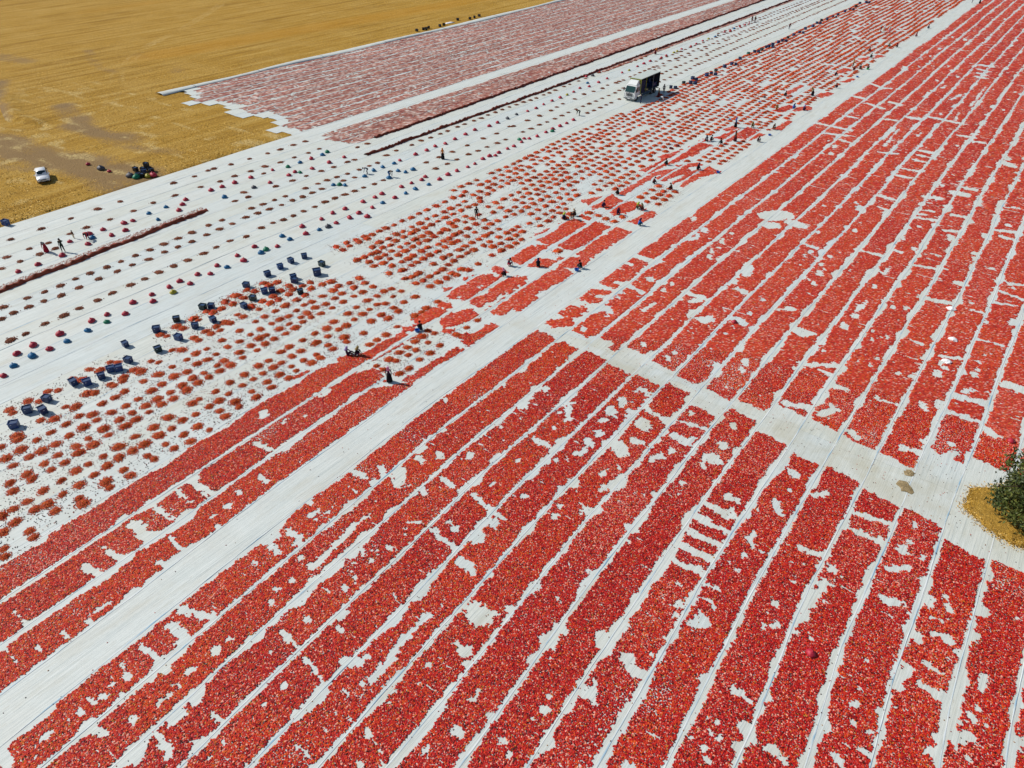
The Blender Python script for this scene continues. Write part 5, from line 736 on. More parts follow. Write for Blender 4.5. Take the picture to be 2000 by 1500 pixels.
h_or = [heap_mesh("tomato_heap", 10 + i, .43, .22, HP_OR, 300, .42) for i in range(6)]
h_br = [heap_mesh("dried_heap", 40 + i, .5, .17, HP_BR, 170, .12) for i in range(5)]
for m in h_or + h_br: m.materials.append(TOM)
heaps = pts(HEAPS)
r = np.random.default_rng(5)
dil = mask.copy()
for s in (1, 2, 4):
    dil[s:] |= dil[:-s]; dil[:-s] |= dil[s:]; dil[:, s:] |= dil[:, :-s]; dil[:, :-s] |= dil[:, s:]
H = np.array(heaps)
extra = []
for x0 in np.arange(-68.0, -39.9, 1.56):
    y = 60 + r.random() * 1.7
    while y < 335:
        y += 1.72 * (.85 + .3 * r.random()) * (1 if y < 150 else .93)
        x = x0 + wig(x0, y) + .22 * (r.random() - .5) + .16 * math.sin(y * .21 + x0)
        ix, iy = project(x, y)
        if not (iy < 430 or ix > 1000) or (iy > 378 and ix < 900) or iy > 520 or not seen(x, y): continue
        if -52 < x and look(dil, np.array([x]), np.array([y]), DX)[0]: continue
        if x > -40.3 or r.random() < .05 or vnoise(np.array([x]), np.array([y]), 2.0, 9, 31)[0] > .86: continue
        if ((H - (x, y)) ** 2).sum(1).min() < (.8 if iy < 378 else 1.7): continue
        extra.append((x, y))
print("heaps", len(heaps), len(extra))
allh = sorted(heaps + extra, key=lambda p: p[0] ** 2 + p[1] ** 2)
def heap_rot(x, y): return math.atan2(-x, y) + (random.random() - .5) * .8
for i, (x, y) in enumerate(allh[:300]):
    m = h_or[i % 6]; o = link("tomato_heap", m); s = .56 + .34 * random.random()
    o.location = (x, y, .012); o.rotation_euler = (0, 0, random.random() * 6.28); o.scale = (s * (.9 + .25 * random.random()), s * (1.0 + .25 * random.random()), s * (.85 + .3 * random.random()))
    kq = int(np.floor(sheet_index(np.array(x), np.array(y))))
    if kq >= -3: lb, g = "small orange-red tomato heap between the red patches on the %s sheet left of the path" % ORD[max(0, -kq - 1)], "orange heaps on sheet %d left of the path" % -kq
    else: lb, g = "small orange-red tomato heap on the %s white sheet left of the near red rows" % ORD[-kq - 4], "orange heaps on sheet %d left of the red rows" % (-kq - 3)
    tag(o, lb, "tomato heap", g)
def join_heaps(L, pal, name, Rm, Hm, detail, label, cat):
    V, F, C = [], [], []; o = 0; r = np.random.default_rng(len(L))
    tm = [heap_mesh("tmp", 70 + i, Rm, Hm, pal, detail, .4, 3, 9) for i in range(4)]; data = []
    for m in tm:
        v = np.empty(len(m.vertices) * 3, np.float32); m.vertices.foreach_get("co", v); f = np.array([p.vertices[:] for p in m.polygons])
        c = np.empty(len(m.vertices) * 4, np.float32); m.color_attributes["Col"].data.foreach_get("color", c); data.append((v.reshape(-1, 3), f, c.reshape(-1, 4)[:, :3])); 
    for m in tm: bpy.data.meshes.remove(m)
    for x, y in L:
        v, f, c = data[r.integers(4)]; a = r.random() * 6.28; s = .85 + .35 * r.random(); sy = s * (1 + .25 * r.random())
        q = np.stack([v[:, 0] * math.cos(a) * s - v[:, 1] * math.sin(a) * sy + x, v[:, 0] * math.sin(a) * s + v[:, 1] * math.cos(a) * sy + y, v[:, 2] * s + .014], -1)
        V.append(q); F.append(f + o); C.append(c * (.8 + .4 * r.random())); o += len(v)
    tag(link(name, np_mesh(name, np.concatenate(V), np.concatenate(F), np.concatenate(C)), [TOM]), label, cat, kind="stuff")
join_heaps(allh[300:], HP_OR, "distant_tomato_heaps", .46, .22, 60, "closely set lines of orange tomato heaps reaching into the distance", "tomato heaps")
# tomatoes rolled between the heaps
near = np.array([p for p in allh if slant(p[0], p[1]) < 118])
n = 17000; i = r.integers(len(near), size=n); a = r.random(n) * 6.283; q = .6 + .95 * r.random(n)
P = near[i] + np.stack([q * np.cos(a), q * np.sin(a)], -1)
P = P[(P[:, 0] > -69.3) & seen(P[:, 0], P[:, 1])]; P = P[~((P[:, 0] > -52) & look(mask, P[:, 0], P[:, 1], DX))]; P = P[vnoise(P[:, 0], P[:, 1], 1.2, 1.5, 33) > .33]
V, F, C = domes(P, np.full(len(P), .018), .036 + .016 * r.random(len(P)), np.array([lin(*c) for c in ((96, 36, 16), (58, 40, 18), (150, 52, 20), (40, 30, 18), (72, 26, 16))])[r.integers(5, size=len(P))], r, 4, 1.1)
tag(link("rolled_tomatoes", np_mesh("rolled_tomatoes", V, F, C), [TOM]), "single tomatoes rolled out between the orange heaps", "tomatoes", kind="stuff")

brown = pts(BROWN); B = np.array(brown)
xb = []
for x0, ya, yb, pit in ((-87.6, 150, 150, 2.4), (-84.9, 205, 335, 2.6), (-83.2, 165, 335, 2.6), (-80.6, 120, 335, 2.3), (-79.4, 150, 335, 2.4), (-76.9, 135, 335, 2.0), (-73.5, 148, 335, 2.0)):
    y = ya
    while y < yb:
        y += pit * (.85 + .3 * r.random()); x = x0 + .3 * (r.random() - .5)
        if seen(x, y) and ((B - (x, y)) ** 2).sum(1).min() > 2.2: xb.append((x, y))
allb = sorted(brown + xb, key=lambda p: p[0] ** 2 + p[1] ** 2)
print("brown", len(brown), len(xb))
for i, (x, y) in enumerate(allb[:300]):
    o = link("dried_tomato_heap", h_br[i % 5]); s = .85 + .35 * random.random()
    s *= .8; o.location = (x, y, .012); o.rotation_euler = (0, 0, random.random() * 6.28); o.scale = (s, s * (1 + .3 * random.random()), s * (.8 + .5 * random.random()))
    if x < -92: lb, g = "small brown heap of dried tomatoes on the white sheets near the golden field", "brown heaps by the golden field"
    elif x < -85.3: lb, g = "small brown heap of dried tomatoes in the lines beside the dark windrows", "brown heaps beside the windrows"
    else:
        kq = max(0, -11 - int(np.floor(sheet_index(np.array(x), np.array(y))))); lb, g = "small brown heap of dried tomatoes on the %s white sheet beyond the orange heaps" % ORD[kq], "brown heaps on sheet %d beyond the orange heaps" % (kq + 1)
    tag(o, lb, "tomato heap", g)
if len(allb) > 300: join_heaps(allb[300:], HP_BR, "distant_brown_heaps", .42, .16, 0, "tiny brown heaps in the lines farthest away", "tomato heaps")

# ------------------------------------------------------------------ sacks
RGB = dict(plum=(62, 34, 66), black=(22, 22, 28), pink=(214, 140, 170), crimson=(150, 22, 44), grey=(112, 116, 120), darkgreen=(34, 50, 40), brown=(92, 58, 40), cream=(206, 190, 160), pinkred=(190, 66, 74), navy=(26, 34, 66),
           orange=(206, 120, 50), bluejean=(70, 110, 160), lilac=(150, 130, 180), khaki=(140, 126, 78), teal=(30, 96, 110), lime=(170, 200, 70), maroon=(92, 28, 36), blue=(24, 88, 170), white=(222, 224, 226), green=(40, 150, 70), lightblue=(90, 160, 205))
def cmat(c): return mat("cloth_" + c, RGB[c], .85, 0, .25, 9.0, .15)
SKC = dict(red=(178, 36, 58), blue=(26, 104, 150), green=(22, 122, 88), yellow=(170, 156, 40), dark=(78, 78, 84))
SKN = dict(red="raspberry red", blue="blue", green="green", yellow="yellowish", dark="dark grey")
def sack_mesh(seed, mt):
    r = np.random.default_rng(seed); m = MB(); n = 12; rings = []
    for z, q in ((0, .36), (.05, .46), (.18, .48), (.34, .38), (.45, .24), (.52, .09)):
        rings.append([(q * (1 + .2 * math.sin(2 * t + seed) + .12 * (r.random() - .5)) * math.cos(t), q * (1.12 + .12 * (r.random() - .5)) * math.sin(t), z + .02 * r.random()) for t in [2 * math.pi * i / n for i in range(n)]])
    b = m.loft(rings).mesh("sack_body", True); b.materials.append(mt)
    m = MB(); rings = []
    for z, q, s in ((.5, .08, 0), (.535, .06, .03), (.56, .085, .07), (.58, .09, .12)):
        rings.append([(s + q * (1 + .3 * (r.random() - .5)) * math.cos(t), q * math.sin(t), z + .03 * r.random()) for t in [2 * math.pi * i / 8 for i in range(8)]])
    k = m.loft(rings).mesh("tied_neck", True); k.materials.append(mt)
    return b, k
def put_sack(x, y, c, i, label, group, sc=1.0):
    ms = SMESH.setdefault((c, i % 2), sack_mesh(i % 2 + 3 * len(c), mat("sack_" + c, SKC[c], .55, 0, .3, 6.0)))
    e = empty("sack", (x, y, .015), random.random() * 6.28); e.scale = (sc, sc, sc)
    b = link("sack_body", ms[0], (), e); k = link("tied_neck", ms[1], (), e)
    return tag(e, label, "sack", group)
SMESH = {}
for c, s in SACKS.items():
    for i, (x, y) in enumerate(pts(s)):
        if x < -109: lb, g = "%s sack lying on the golden field by the dirt track" % SKN[c], "sacks on the golden field"
        elif x < -92: lb, g = "%s tied sack on the white sheets near the golden field" % SKN[c], "%s sacks near the golden field" % c
        elif y > 95: lb, g = "%s tied sack in the far line left of the truck" % SKN[c], "%s sacks in the far line" % c
        elif x < -80: lb, g = "%s tied sack between the lines of brown heaps" % SKN[c], "%s sacks between brown heaps" % c
        else: lb, g = "%s tied sack in the line nearest the orange heaps" % SKN[c], "%s sacks nearest the orange heaps" % c
        put_sack(x, y, c, i, lb, g, .62 + .22 * random.random())
for x, y, lb in ((-19.9, 65.5, "small red bundle lying on a red tomato row beyond the walkway"), (-.3, 31.3, "small red bundle lying on a near red tomato row"), (6.6, 61.6, "small red bundle lying on the tomatoes above the tree")):
    put_sack(x, y, "red", 0, lb, None, .6)
for i, (x, y) in enumerate(((-2.0, 82.5), (-0.6, 75.9), (-.25, 71.2))):
    m = MB(); r2 = np.random.default_rng(i); n = 9
    rings = [[(q * (1 + .5 * (r2.random() - .5)) * math.cos(t), .7 * q * (1 + .5 * (r2.random() - .5)) * math.sin(t), z + .05 * r2.random()) for t in [6.283 * j / n for j in range(n)]] for z, q in ((.02, .5), (.14, .42), (.24, .2), (.28, .04))]
    o = m.loft(rings).build("plastic_bag", mat("white_plastic", (240, 240, 240), .4)); o.location = (x, y, .03)
    tag(o, "%s crumpled white plastic bag at the right edge, on the seam between red rows" % ("farthest", "middle", "nearest")[i], "plastic bag", "crumpled white bags")
for x, y, s, lb in ((.65, 52.3, .4, "smaller round bare soil spot on the white walkway"), (.75, 50.4, .62, "larger round bare soil spot on the white walkway")):
    o = link("soil_spot", heap_mesh("soil_spot", int(s * 10), s, .05, np.array([lin(146, 128, 92), lin(160, 140, 104)]), 0, 0, 3, 14), [TOM]); o.location = (x, y, .012); tag(o, lb, "soil spot")

# ------------------------------------------------------------------ plastic bins
def bin_thing(cm, name="plastic_bin"):
    e = empty(name); W, D, Hh, t = .84, .66, .74, .04
    m = MB()
    for sx, sy, w_, d_ in ((0, -1, W, t), (0, 1, W, t), (-1, 0, t, D - 2 * t), (1, 0, t, D - 2 * t)):
        m.box((sx * (W - t) / 2, sy * (D - t) / 2, .1), (w_, d_, Hh - .1), 0)
    m.box((0, 0, .1), (W - 2 * t, D - 2 * t, .05), 0)
    m.build("body", cm, e)
    m = MB()
    for sy in (-1, 1): m.box((0, sy * (D / 2 + .012), Hh - .06), (W + .07, .03, .07), 0)
    for sx in (-1, 1): m.box((sx * (W / 2 + .012), 0, Hh - .06), (.03, D - .01, .07), 0)
    m.build("rim", cm, e)
    for sy in (-.24, .24): MB().box((0, sy, 0), (W - .04, .1, .098), 0).build("skid", cm, e)
    m = MB().box((0, 0, .15), (W - 2 * t - .01, D - 2 * t - .01, Hh - .24), 0); m.build("folded_crates", mat("bin_inner", (36, 66, 104), .5, 0, .35, 5), e)
    for sy in (-1, 1): MB().box((-.17, sy * (D / 2 + .008), .5), (.13, .018, .05), 0).build("handle_slot", mat("bin_slot", (196, 206, 214), .5), e)
    for sx in (-1, 1): MB().box((sx * (W / 2 + .008), 0, .5), (.018, .12, .05), 0).build("handle_slot", mat("bin_slot", (196, 206, 214), .5), e)
    return e
protos = [bin_thing(mat("bin_navy", (20, 52, 96), .42, 0, .2, 3)), bin_thing(mat("bin_blue", (22, 62, 118), .42, 0, .2, 3)), bin_thing(mat("bin_darkgreen", (22, 50, 52), .45, 0, .2, 3)), bin_thing(mat("bin_black", (26, 26, 30), .5, 0, .3, 3)), bin_thing(mat("bin_teal", (24, 110, 96), .45, 0, .2, 3))]
def put_bin(p, x, y, z=0.018, rz=0, sc=1.0, label="", group=None, tilt=0):
    e = copy_tree(protos[p]); e.location = (x, y, z); e.rotation_euler = (tilt, 0, rz); e.scale = (sc, sc, sc)
    return tag(e, label, "bin", group)
cr = pts(CRATES)
for i, (x, y) in enumerate(cr):
    far = y > 100
    p = (0, 0, 1, 0, 2, 0)[i % 6]
    if i in (9, 10, 2): p = 2
    if i in (5, 4): p = 1
    if i == 44: p = 4
    sc = .74 + .14 * random.random()
    if i == 23: sc = 1.05
    rz = random.choice([.25, .5, -.2, .9, 1.2]) + random.random() * .3
    put_bin(p, x, y, .018, rz, sc, ("dark plastic bin in the long far line along the orange heaps" if far else "%s plastic bin in the %s line of bins at the near orange heaps" % (("navy", "bright blue", "dark green")[p], "outer" if x < -66.2 else "inner")) if p != 4 else "single green plastic bin in the far line of dark bins", "bins in the far line" if far else "%s bins, %s line" % (("navy", "bright blue", "dark green", "", "green")[p], "outer" if x < -66.2 else "inner"))
    if far and i % 3 == 0:
        put_bin(0, x + .9, y + .3, .018, rz + .4, sc * .95, "dark plastic bin in the long far line along the orange heaps", "bins in the far line")
put_bin(1, -108.2, 29.6, .02, .3, 1.0, "blue plastic bin at the very edge of the golden field, far left")
FB = [(-112.0, 52.6, 0, 0), (-112.6, 51.9, .5, 0), (-111.6, 51.5, 1.1, 1), (-113.6, 51.2, .2, 0), (-113.0, 52.8, .9, 1), (-111.1, 52.4, 1.4, 0), (-112.4, 52.5, .3, 2), (-110.3, 50.4, .4, 0), (-111.0, 50.1, 1.0, 0)]
for x, y, rz, lv in FB:
    put_bin(3 if lv != 1 else 0, x, y, -.02 + (.64 if lv == 2 else 0), rz, .85, "dark plastic bin tumbled in the pile at the dirt track's end", "bins in the pile on the field")
for x, y, c, s in ((-109.6, 50.9, "yellow", 1.0), (-109.2, 51.6, "red", 1.2), (-110.6, 49.6, "green", 1.1), (-111.9, 49.3, "dark", 1.2), (-118.6, 48.2, "dark", 1.2)):
    put_sack(x, y, c, 1, "%s sack beside the pile of dark bins on the field" % SKN[c], "sacks by the pile of bins", s)
for j, (ix, x, y) in enumerate(((0, -154.6, 159.0), (1, -154.4, 161.5), (2, -154.2, 162.4), (3, -154.6, 164.0), (4, -153.9, 168.0), (5, -154.1, 170.0), (6, -156.2, 178.6), (7, -154.2, 182.0), (8, -154.6, 184.6), (9, -155, 187.4))):
    put_bin(3, x, y, -.03, j * .7, .85, "small black bin standing behind the white sheet roll on the field", "black bins behind the sheet roll")
for p in protos: kill_tree(p)

# tubs
def tub(x, y, c, label):
    e = empty("tub", (x, y, .03)); n = 12; m = MB(); cm = mat("tub_" + c, RGB[c], .4)
    C_ = lambda q, z: [(q * math.cos(6.283 * i / n), q * math.sin(6.283 * i / n), z) for i in range(n)]
    m.loft([C_(.2, 0), C_(.27, .24), C_(.29, .25), C_(.24, .245), C_(.18, .05)], 0); m.build("basin", cm, e)
    for s in (-1, 1): MB().tube((s * .28, -.07, .22), (s * .28, .07, .22), .02, n=6).build("handle", cm, e)
    return tag(e, label, "tub")
TL = ["blue plastic tub beside the worker crouching at a red patch end", "blue plastic tub beside the worker at the path edge", "right one of two navy tubs beside the long orange strip", "left one of two navy tubs beside the long orange strip", "blue tub standing on the edge of the bare path", "small blue tub at a far orange patch by the path", "light blue tub left of the standing blue shirted worker", "purple tub among far orange heaps", "light blue tub among far orange heaps", "green tub beside three crouching workers", "blue tub on the far path edge"]
for (x, y, c), lb in zip(TUBS, TL): tub(x, y, c, lb)

# ------------------------------------------------------------------ long rolled cover beside the pale rows
rr = np.random.default_rng(8); yv = np.append(np.arange(78, 345, .8), 345); n = len(yv); V = []
cxs = -151.2 + .45 * np.sin(yv * .045) + .15 * np.sin(yv * .21); wv = 1.05 + .3 * np.sin(yv * .11) + .12 * rr.random(n); hv = .3 + .08 * np.sin(yv * .17 + 1) + .05 * rr.random(n)
ang = np.linspace(0, math.pi, 9)
V = np.stack([np.stack([cxs - wv * math.cos(a), yv, .01 + hv * math.sin(a) * (1 + .06 * (rr.random(n) - .5))], -1) for a in ang], 1)
i = np.arange(n * 9).reshape(n, 9); F = np.stack([i[:-1, :-1], i[1:, :-1], i[1:, 1:], i[:-1, 1:]], -1).reshape(-1, 4)
o = link("sheet_roll", np_mesh("sheet_roll", V, F, None, True), [SHEET])
tag(o, "long thick roll of white sheet along the golden field's edge", "sheet roll")
for yy in (86, 103, 121, 143, 166, 190):
    b = MB(); k = int(np.argmin(abs(yv - yy))); q = [[(p[0], p[1] + dy, p[2] + .02) for p in V[k]] for dy in (-.06, .06)]
    b.add(q[0] + q[1], [(j, j + 1, j + 10, j + 9) for j in range(8)]).build("tie_strap", mat("strap", (96, 110, 124), .7), o)
o = MB().box((-155.5, 174, -.03), (1.6, 3.6, .18), top=.5).build("sheet_scrap", mat("white_plastic", (240, 240, 240)), smooth=True); tag(o, "small white sheet scrap on the field behind the roll", "sheet scrap")

# ------------------------------------------------------------------ truck
def wheel(par, x, y, rad, wid, name="wheel"):
    e = empty(name, (x, y, rad), 0, par); n = 20
    def disc(q, xx): return [(xx, q * math.cos(6.283 * i / n), q * math.sin(6.283 * i / n)) for i in range(n)]
    h = wid / 2
    MB().loft([disc(rad * .62, -h), disc(rad * .94, -h), disc(rad, -h * .6), disc(rad, h * .6), disc(rad * .94, h), disc(rad * .62, h)], 0, False).build("tyre", mat("rubber", (26, 26, 27), .85), e, True)
    MB().loft([disc(rad * .63, -h * .8), disc(rad * .63, h * .8)], 0).loft([disc(rad * .2, -h * .95), disc(rad * .2, h * .95)], 0).build("rim", mat("rim_metal", (150, 152, 150), .35, .8), e)
    return e
T = empty("truck", (-71.2, 133.0, .03)); tag(T, "white cab box truck with open side and yellow-green frame on the white sheets", "truck")
WP = mat("truck_white", (226, 228, 226), .35, 0, .05, 2); GL = mat("windscreen_glass", (30, 62, 58), .08, 0, 0, 1, .8); DK = mat("truck_dark", (28, 30, 33), .6); YG = mat("frame_green", (138, 146, 56), .5, 0, .15, 3); GR = mat("truck_grey", (120, 124, 126), .5)
def xsec(y, z0, z1, hw, inset=.06): return [(-hw, y, z0), (hw, y, z0), (hw, y, z1 - .25), (hw - inset, y, z1), (-hw + inset, y, z1), (-hw, y, z1 - .25)]
cab = MB()
cab.loft([[(-1.2, .08, .5), (1.2, .08, .5), (1.22, .0, 1.1), (1.2, .04, 1.75), (-1.2, .04, 1.75), (-1.22, .0, 1.1)],
          [(-1.24, .3, .42), (1.24, .3, .42), (1.25, .3, 1.1), (1.22, .36, 2.2), (-1.22, .36, 2.2), (-1.25, .3, 1.1)],
          [(-1.25, .7, .42), (1.25, .7, .42), (1.25, .7, 1.2), (1.16, .62, 2.92), (-1.16, .62, 2.92), (-1.25, .7, 1.2)],
          [(-1.25, 1.2, .95), (1.25, 1.2, .95), (1.25, 1.2, 1.6), (1.15, 1.2, 3.0), (-1.15, 1.2, 3.0), (-1.25, 1.2, 1.6)],
          [(-1.25, 2.1, .95), (1.25, 2.1, .95), (1.25, 2.1, 1.6), (1.15, 2.1, 3.0), (-1.15, 2.1, 3.0), (-1.25, 2.1, 1.6)]])
cb = cab.build("cab", WP, T, bevel=.04)
MB().add([(-1.08, .0, 1.72), (1.08, .0, 1.72), (1.02, .56, 2.78), (-1.02, .56, 2.78)], [(0, 1, 2, 3)]).add([(-1.08, .06, 1.72), (1.08, .06, 1.72), (1.02, .6, 2.78), (-1.02, .6, 2.78)], [(3, 2, 1, 0)]).build("windscreen", GL, cb)
for s in (-1, 1):
    MB().add([(s * 1.262, .75, 1.75), (s * 1.262, 1.5, 1.75), (s * 1.2, 1.5, 2.6), (s * 1.215, .82, 2.6)], [(0, 1, 2, 3)]).build("side_window", GL, cb)
    MB().add([(s * 1.262, 1.65, 1.75), (s * 1.262, 1.95, 1.75), (s * 1.2, 1.95, 2.6), (s * 1.2, 1.65, 2.6)], [(0, 1, 2, 3)]).build("side_window", GL, cb)
    MB().box((s * .98, -.03, .62), (.4, .1, .22)).build("headlight", mat("lamp_glass", (210, 216, 214), .1), cb)
    MB().box((s * 1.42, .25, 1.8), (.22, .12, .62)).tube((s * 1.2, .35, 2.3), (s * 1.42, .3, 2.4), .025, n=6).build("mirror", DK, cb)
    MB().box((s * 1.262, 1.75, 1.45), (.02, .18, .05)).build("door_handle", DK, cb)
for z in (.98, 1.14, 1.3, 1.46): MB().box((0, -.045, z), (1.5, .06, .07)).build("grille_slat", DK, cb)
MB().box((0, -.04, .42), (2.4, .16, .2)).build("bumper", GR, cb)
MB().box((0, -.07, 1.58), (.22, .03, .12)).build("badge", GR, cb)
MB().box((0, -.14, .5), (.5, .02, .12)).build("number_plate", mat("plate_white", (235, 235, 232)), cb)
MB().add([(-1.0, .75, 3.0), (1.0, .75, 3.0), (1.0, 2.0, 3.0), (-1.0, 2.0, 3.0), (-.9, 1.7, 3.72), (.9, 1.7, 3.72), (.95, 2.0, 3.72), (-.95, 2.0, 3.72)], [(0, 1, 5, 4), (1, 2, 6, 5), (2, 3, 7, 6), (3, 0, 4, 7), (4, 5, 6, 7)]).build("roof_deflector", WP, cb, bevel=.03)
MB().box((-.45, 5.2, .72), (.18, 10.0, .26)).box((.45, 5.2, .72), (.18, 10.0, .26)).build("chassis", DK, T)
for yy in (1.0, 7.4, 8.75):
    for s in (-1, 1): wheel(T, s * 1.06, yy, .5, .36)
bx_ = empty("cargo_box", (0, 0, 0), 0, T)
MB().box((0, 6.35, 1.02), (2.5, 8.1, .16)).build("load_floor", mat("load_floor", (52, 62, 72), .8, 0, .3, 3), bx_)
MB().box((0, 6.35, 3.86), (2.56, 8.2, .1)).build("roof", mat("tarp_roof", (196, 204, 196), .55, 0, .06, 1.2), bx_, bevel=.02)
m = MB().box((0, 2.35, .95), (2.5, .08, 2.9)); m.build("front_wall", mat("curtain_dark", (44, 48, 60), .7), bx_)
m = MB(); m.box((-1.2, 2.28, .9), (.18, .16, 2.95)); m.box((1.2, 2.28, .9), (.18, .16, 2.95)); m.box((0, 2.27, 3.62), (2.22, .17, .26)); m.build("front_frame", YG, bx_)
MB().box((-1.24, 6.4, 1.18), (.04, 7.9, 2.67)).build("side_curtain", mat("curtain_green", (84, 92, 60), .7), bx_)
MB().box((0, 10.36, 1.18), (2.46, .06, 2.67)).build("rear_door", mat("curtain_dark", (44, 48, 60), .7), bx_)
for yy in (4.6, 7.6): MB().box((1.2, yy, 1.18), (.09, .12, 2.68)).build("post", GR if yy > 5 else YG, bx_)
MB().box((1.22, 10.3, 1.18), (.1, .14, 2.68)).build("post", DK, bx_)
m = MB()
for q in range(7): m.box((1.19 - .05 * (q % 2), 2.55 + q * .22, 1.19), (.12, .2, 2.3))
m.build("gathered_curtain", mat("curtain_navy", (30, 36, 72), .7, 0, .3, 4), bx_)
MB().box((1.2, 4.9, .55), (.05, 4.0, .42)).build("side_skirt", mat("skirt_teal", (26, 70, 92), .5), T)
MB().box((0, 10.5, .55), (2.3, .1, .16)).build("rear_bumper", DK, T)
for q, (dx, dy, dz) in enumerate(((-.5, 4.2, 0), (-.5, 5.3, 0), (-.5, 6.4, 0), (-.5, 7.5, 0), (-.5, 8.6, 0), (-.5, 9.5, 0), (-.5, 5.3, .78), (-.5, 6.4, .78), (-.5, 8.6, .78), (.45, 8.9, 0), (.45, 9.6, 0))):
    e = empty("cargo_bin", (-71.2 + dx, 133.0 + dy, 1.22 + dz)); MB().box((0, 0, 0), (.84, .66, .66), top=1.0).box((0, 0, .662), (.88, .7, .06)).build("bin_shell", mat("bin_navy", (18, 44, 82)), e)
    tag(e, "dark blue bin loaded inside the open truck", "bin", "bins inside the truck")
e = MB().loft([[(.5 * math.cos(t), .33 * math.sin(t) * q, z) for t in [6.283 * i / 10 for i in range(10)]] for z, q in ((0, .9), (.1, 1.1), (.24, .9), (.3, .3))]).build("grain_sack", mat("jute", (196, 168, 120), .9, 0, .2, 8)); e.location = (-70.4, 138.3, 1.24); e.rotation_euler = (0, 0, .5); tag(e, "pale jute sack lying on the truck's load floor", "sack")

# ------------------------------------------------------------------ white car
Cc = empty("car", (-121.6, 40.7, -.02), R(-21)); tag(Cc, "white hatchback car parked on the golden field, front towards the viewer", "car")
CW = mat("car_white", (232, 234, 236), .2, 0, 0, 1, .6)
# x = forward
sec = [(-2.05, .45, .62, .70, .80), (-1.9, .3, .70, .92, .86), (-1.2, .22, .74, .98, .88), (0, .2, .75, .96, .89), (1.0, .2, .75, .93, .89), (1.7, .25, .72, .82, .86), (2.05, .32, .66, .66, .76), (2.12, .4, .6, .55, .68)]
bd = MB().loft([[(x, -hw, z0), (x, hw, z0), (x, hw * 1.02, (z0 + z1) / 2 + .1), (x, hw * .9, z1), (x, 0, z1 + .04), (x, -hw * .9, z1), (x, -hw * 1.02, (z0 + z1) / 2 + .1)] for x, z0, hq, z1, hw in sec]).build("body", CW, Cc, True)
cabn = [(-1.95, .78, .92, .95), (-1.55, .74, 1.40, .62), (-.9, .80, 1.49, .63), (0, .80, 1.5, .64), (.35, .8, 1.44, .62), (1.08, .8, .95, .72)]
MB().loft([[(x, -hb, .85), (x, hb, .85), (x, ht, zt), (x, 0, zt + .03), (x, -ht, zt)] for x, hb, zt, ht in cabn]).build("cabin", CW, Cc, True)
CG = mat("car_glass", (20, 38, 42), .06, 0, 0, 1, .8)
MB().add([(1.03, -.66, 1.0), (1.03, .66, 1.0), (.42, .56, 1.42), (.42, -.56, 1.42), (1.06, 0, 1.01), (.42, 0, 1.47)], [(0, 4, 5, 3), (4, 1, 2, 5)]).build("windscreen", CG, Cc)
bpy.data.objects[Cc.children[-1].name].location = (.05, 0, .03)
MB().add([(-1.85, -.62, 1.02), (-1.85, .62, 1.02), (-1.6, .54, 1.36), (-1.6, -.54, 1.36)], [(0, 1, 2, 3)]).build("rear_window", CG, Cc)
Cc.children[-1].location = (-.06, 0, .02)
for s in (-1, 1):
    for a, b in ((-1.3, -.45), (-.38, .45)):
        MB().add([(a, s * .805, 1.0), (b + (.35 if b > 0 else 0), s * .805, 1.0), (b, s * .67, 1.4), (a, s * .67, 1.4)], [(0, 1, 2, 3)]).build("side_window", CG, Cc)
    MB().box((1.98, s * .58, .6), (.16, .3, .14)).build("headlight", mat("lamp_glass", (210, 216, 214), .1), Cc)
    MB().box((2.06, s * .56, .36), (.1, .18, .1)).build("fog_lamp", DK, Cc)
    MB().box((.75, s * .98, .95), (.1, .18, .12)).build("wing_mirror", CW, Cc)
    for x in (-1.3, 1.3):
        e = wheel(Cc, 0, 0, .32, .22); e.location = (x, s * .8, .32); e.rotation_euler = (0, 0, R(90))
for z in (.5, .57, .64): MB().box((2.1, 0, z), (.06, .8, .035)).build("grille_slat", DK, Cc)
MB().box((2.08, 0, .28), (.12, 1.3, .14)).build("bumper", DK, Cc)
MB().box((2.15, 0, .4), (.03, .48, .1)).build("number_plate", mat("plate_white", (235, 235, 232)), Cc)

# ------------------------------------------------------------------ tree at the right edge
def m_leaf():
    t = NT("leaf"); a = t.attr("Col"); m = t.out(a.outputs["Color"], .55, .35); t.b.inputs["Subsurface Weight"].default_value = 0.0
    return m
LEAF = m_leaf(); BARK = mat("bark", (70, 54, 40), .9, 0, .4, 9)
TX, TY = 9.6, 51.7
tr = empty("tree", (TX, TY, .1)); tr.scale = (1.45, 1.45, 1.4); tag(tr, "dense dark green leafy tree on the yellow patch at the right edge", "tree")
m = MB(); r = np.random.default_rng(21)
def limb(p, q, a, b): m.tube(p, q, a, b, 8)
limb((0, 0, -.1), (.1, .05, 1.3), .2, .15); limb((.1, .05, 1.3), (-.1, 0, 2.6), .15, .09)
tips = []
for k in range(9):
    a = k * .7 + r.random() * .4; z0 = .9 + .2 * k; q = (math.cos(a) * (1.5 + .5 * r.random()), math.sin(a) * (1.5 + .5 * r.random()), z0 + 1.0 + .6 * r.random())
    limb((.05, .03, z0), q, .07, .03)
    for _ in range(2):
        e = (q[0] * 1.4 + r.random() - .5, q[1] * 1.4 + r.random() - .5, q[2] + .5 * r.random()); limb(q, e, .03, .012)
m.build("trunk", BARK, tr)
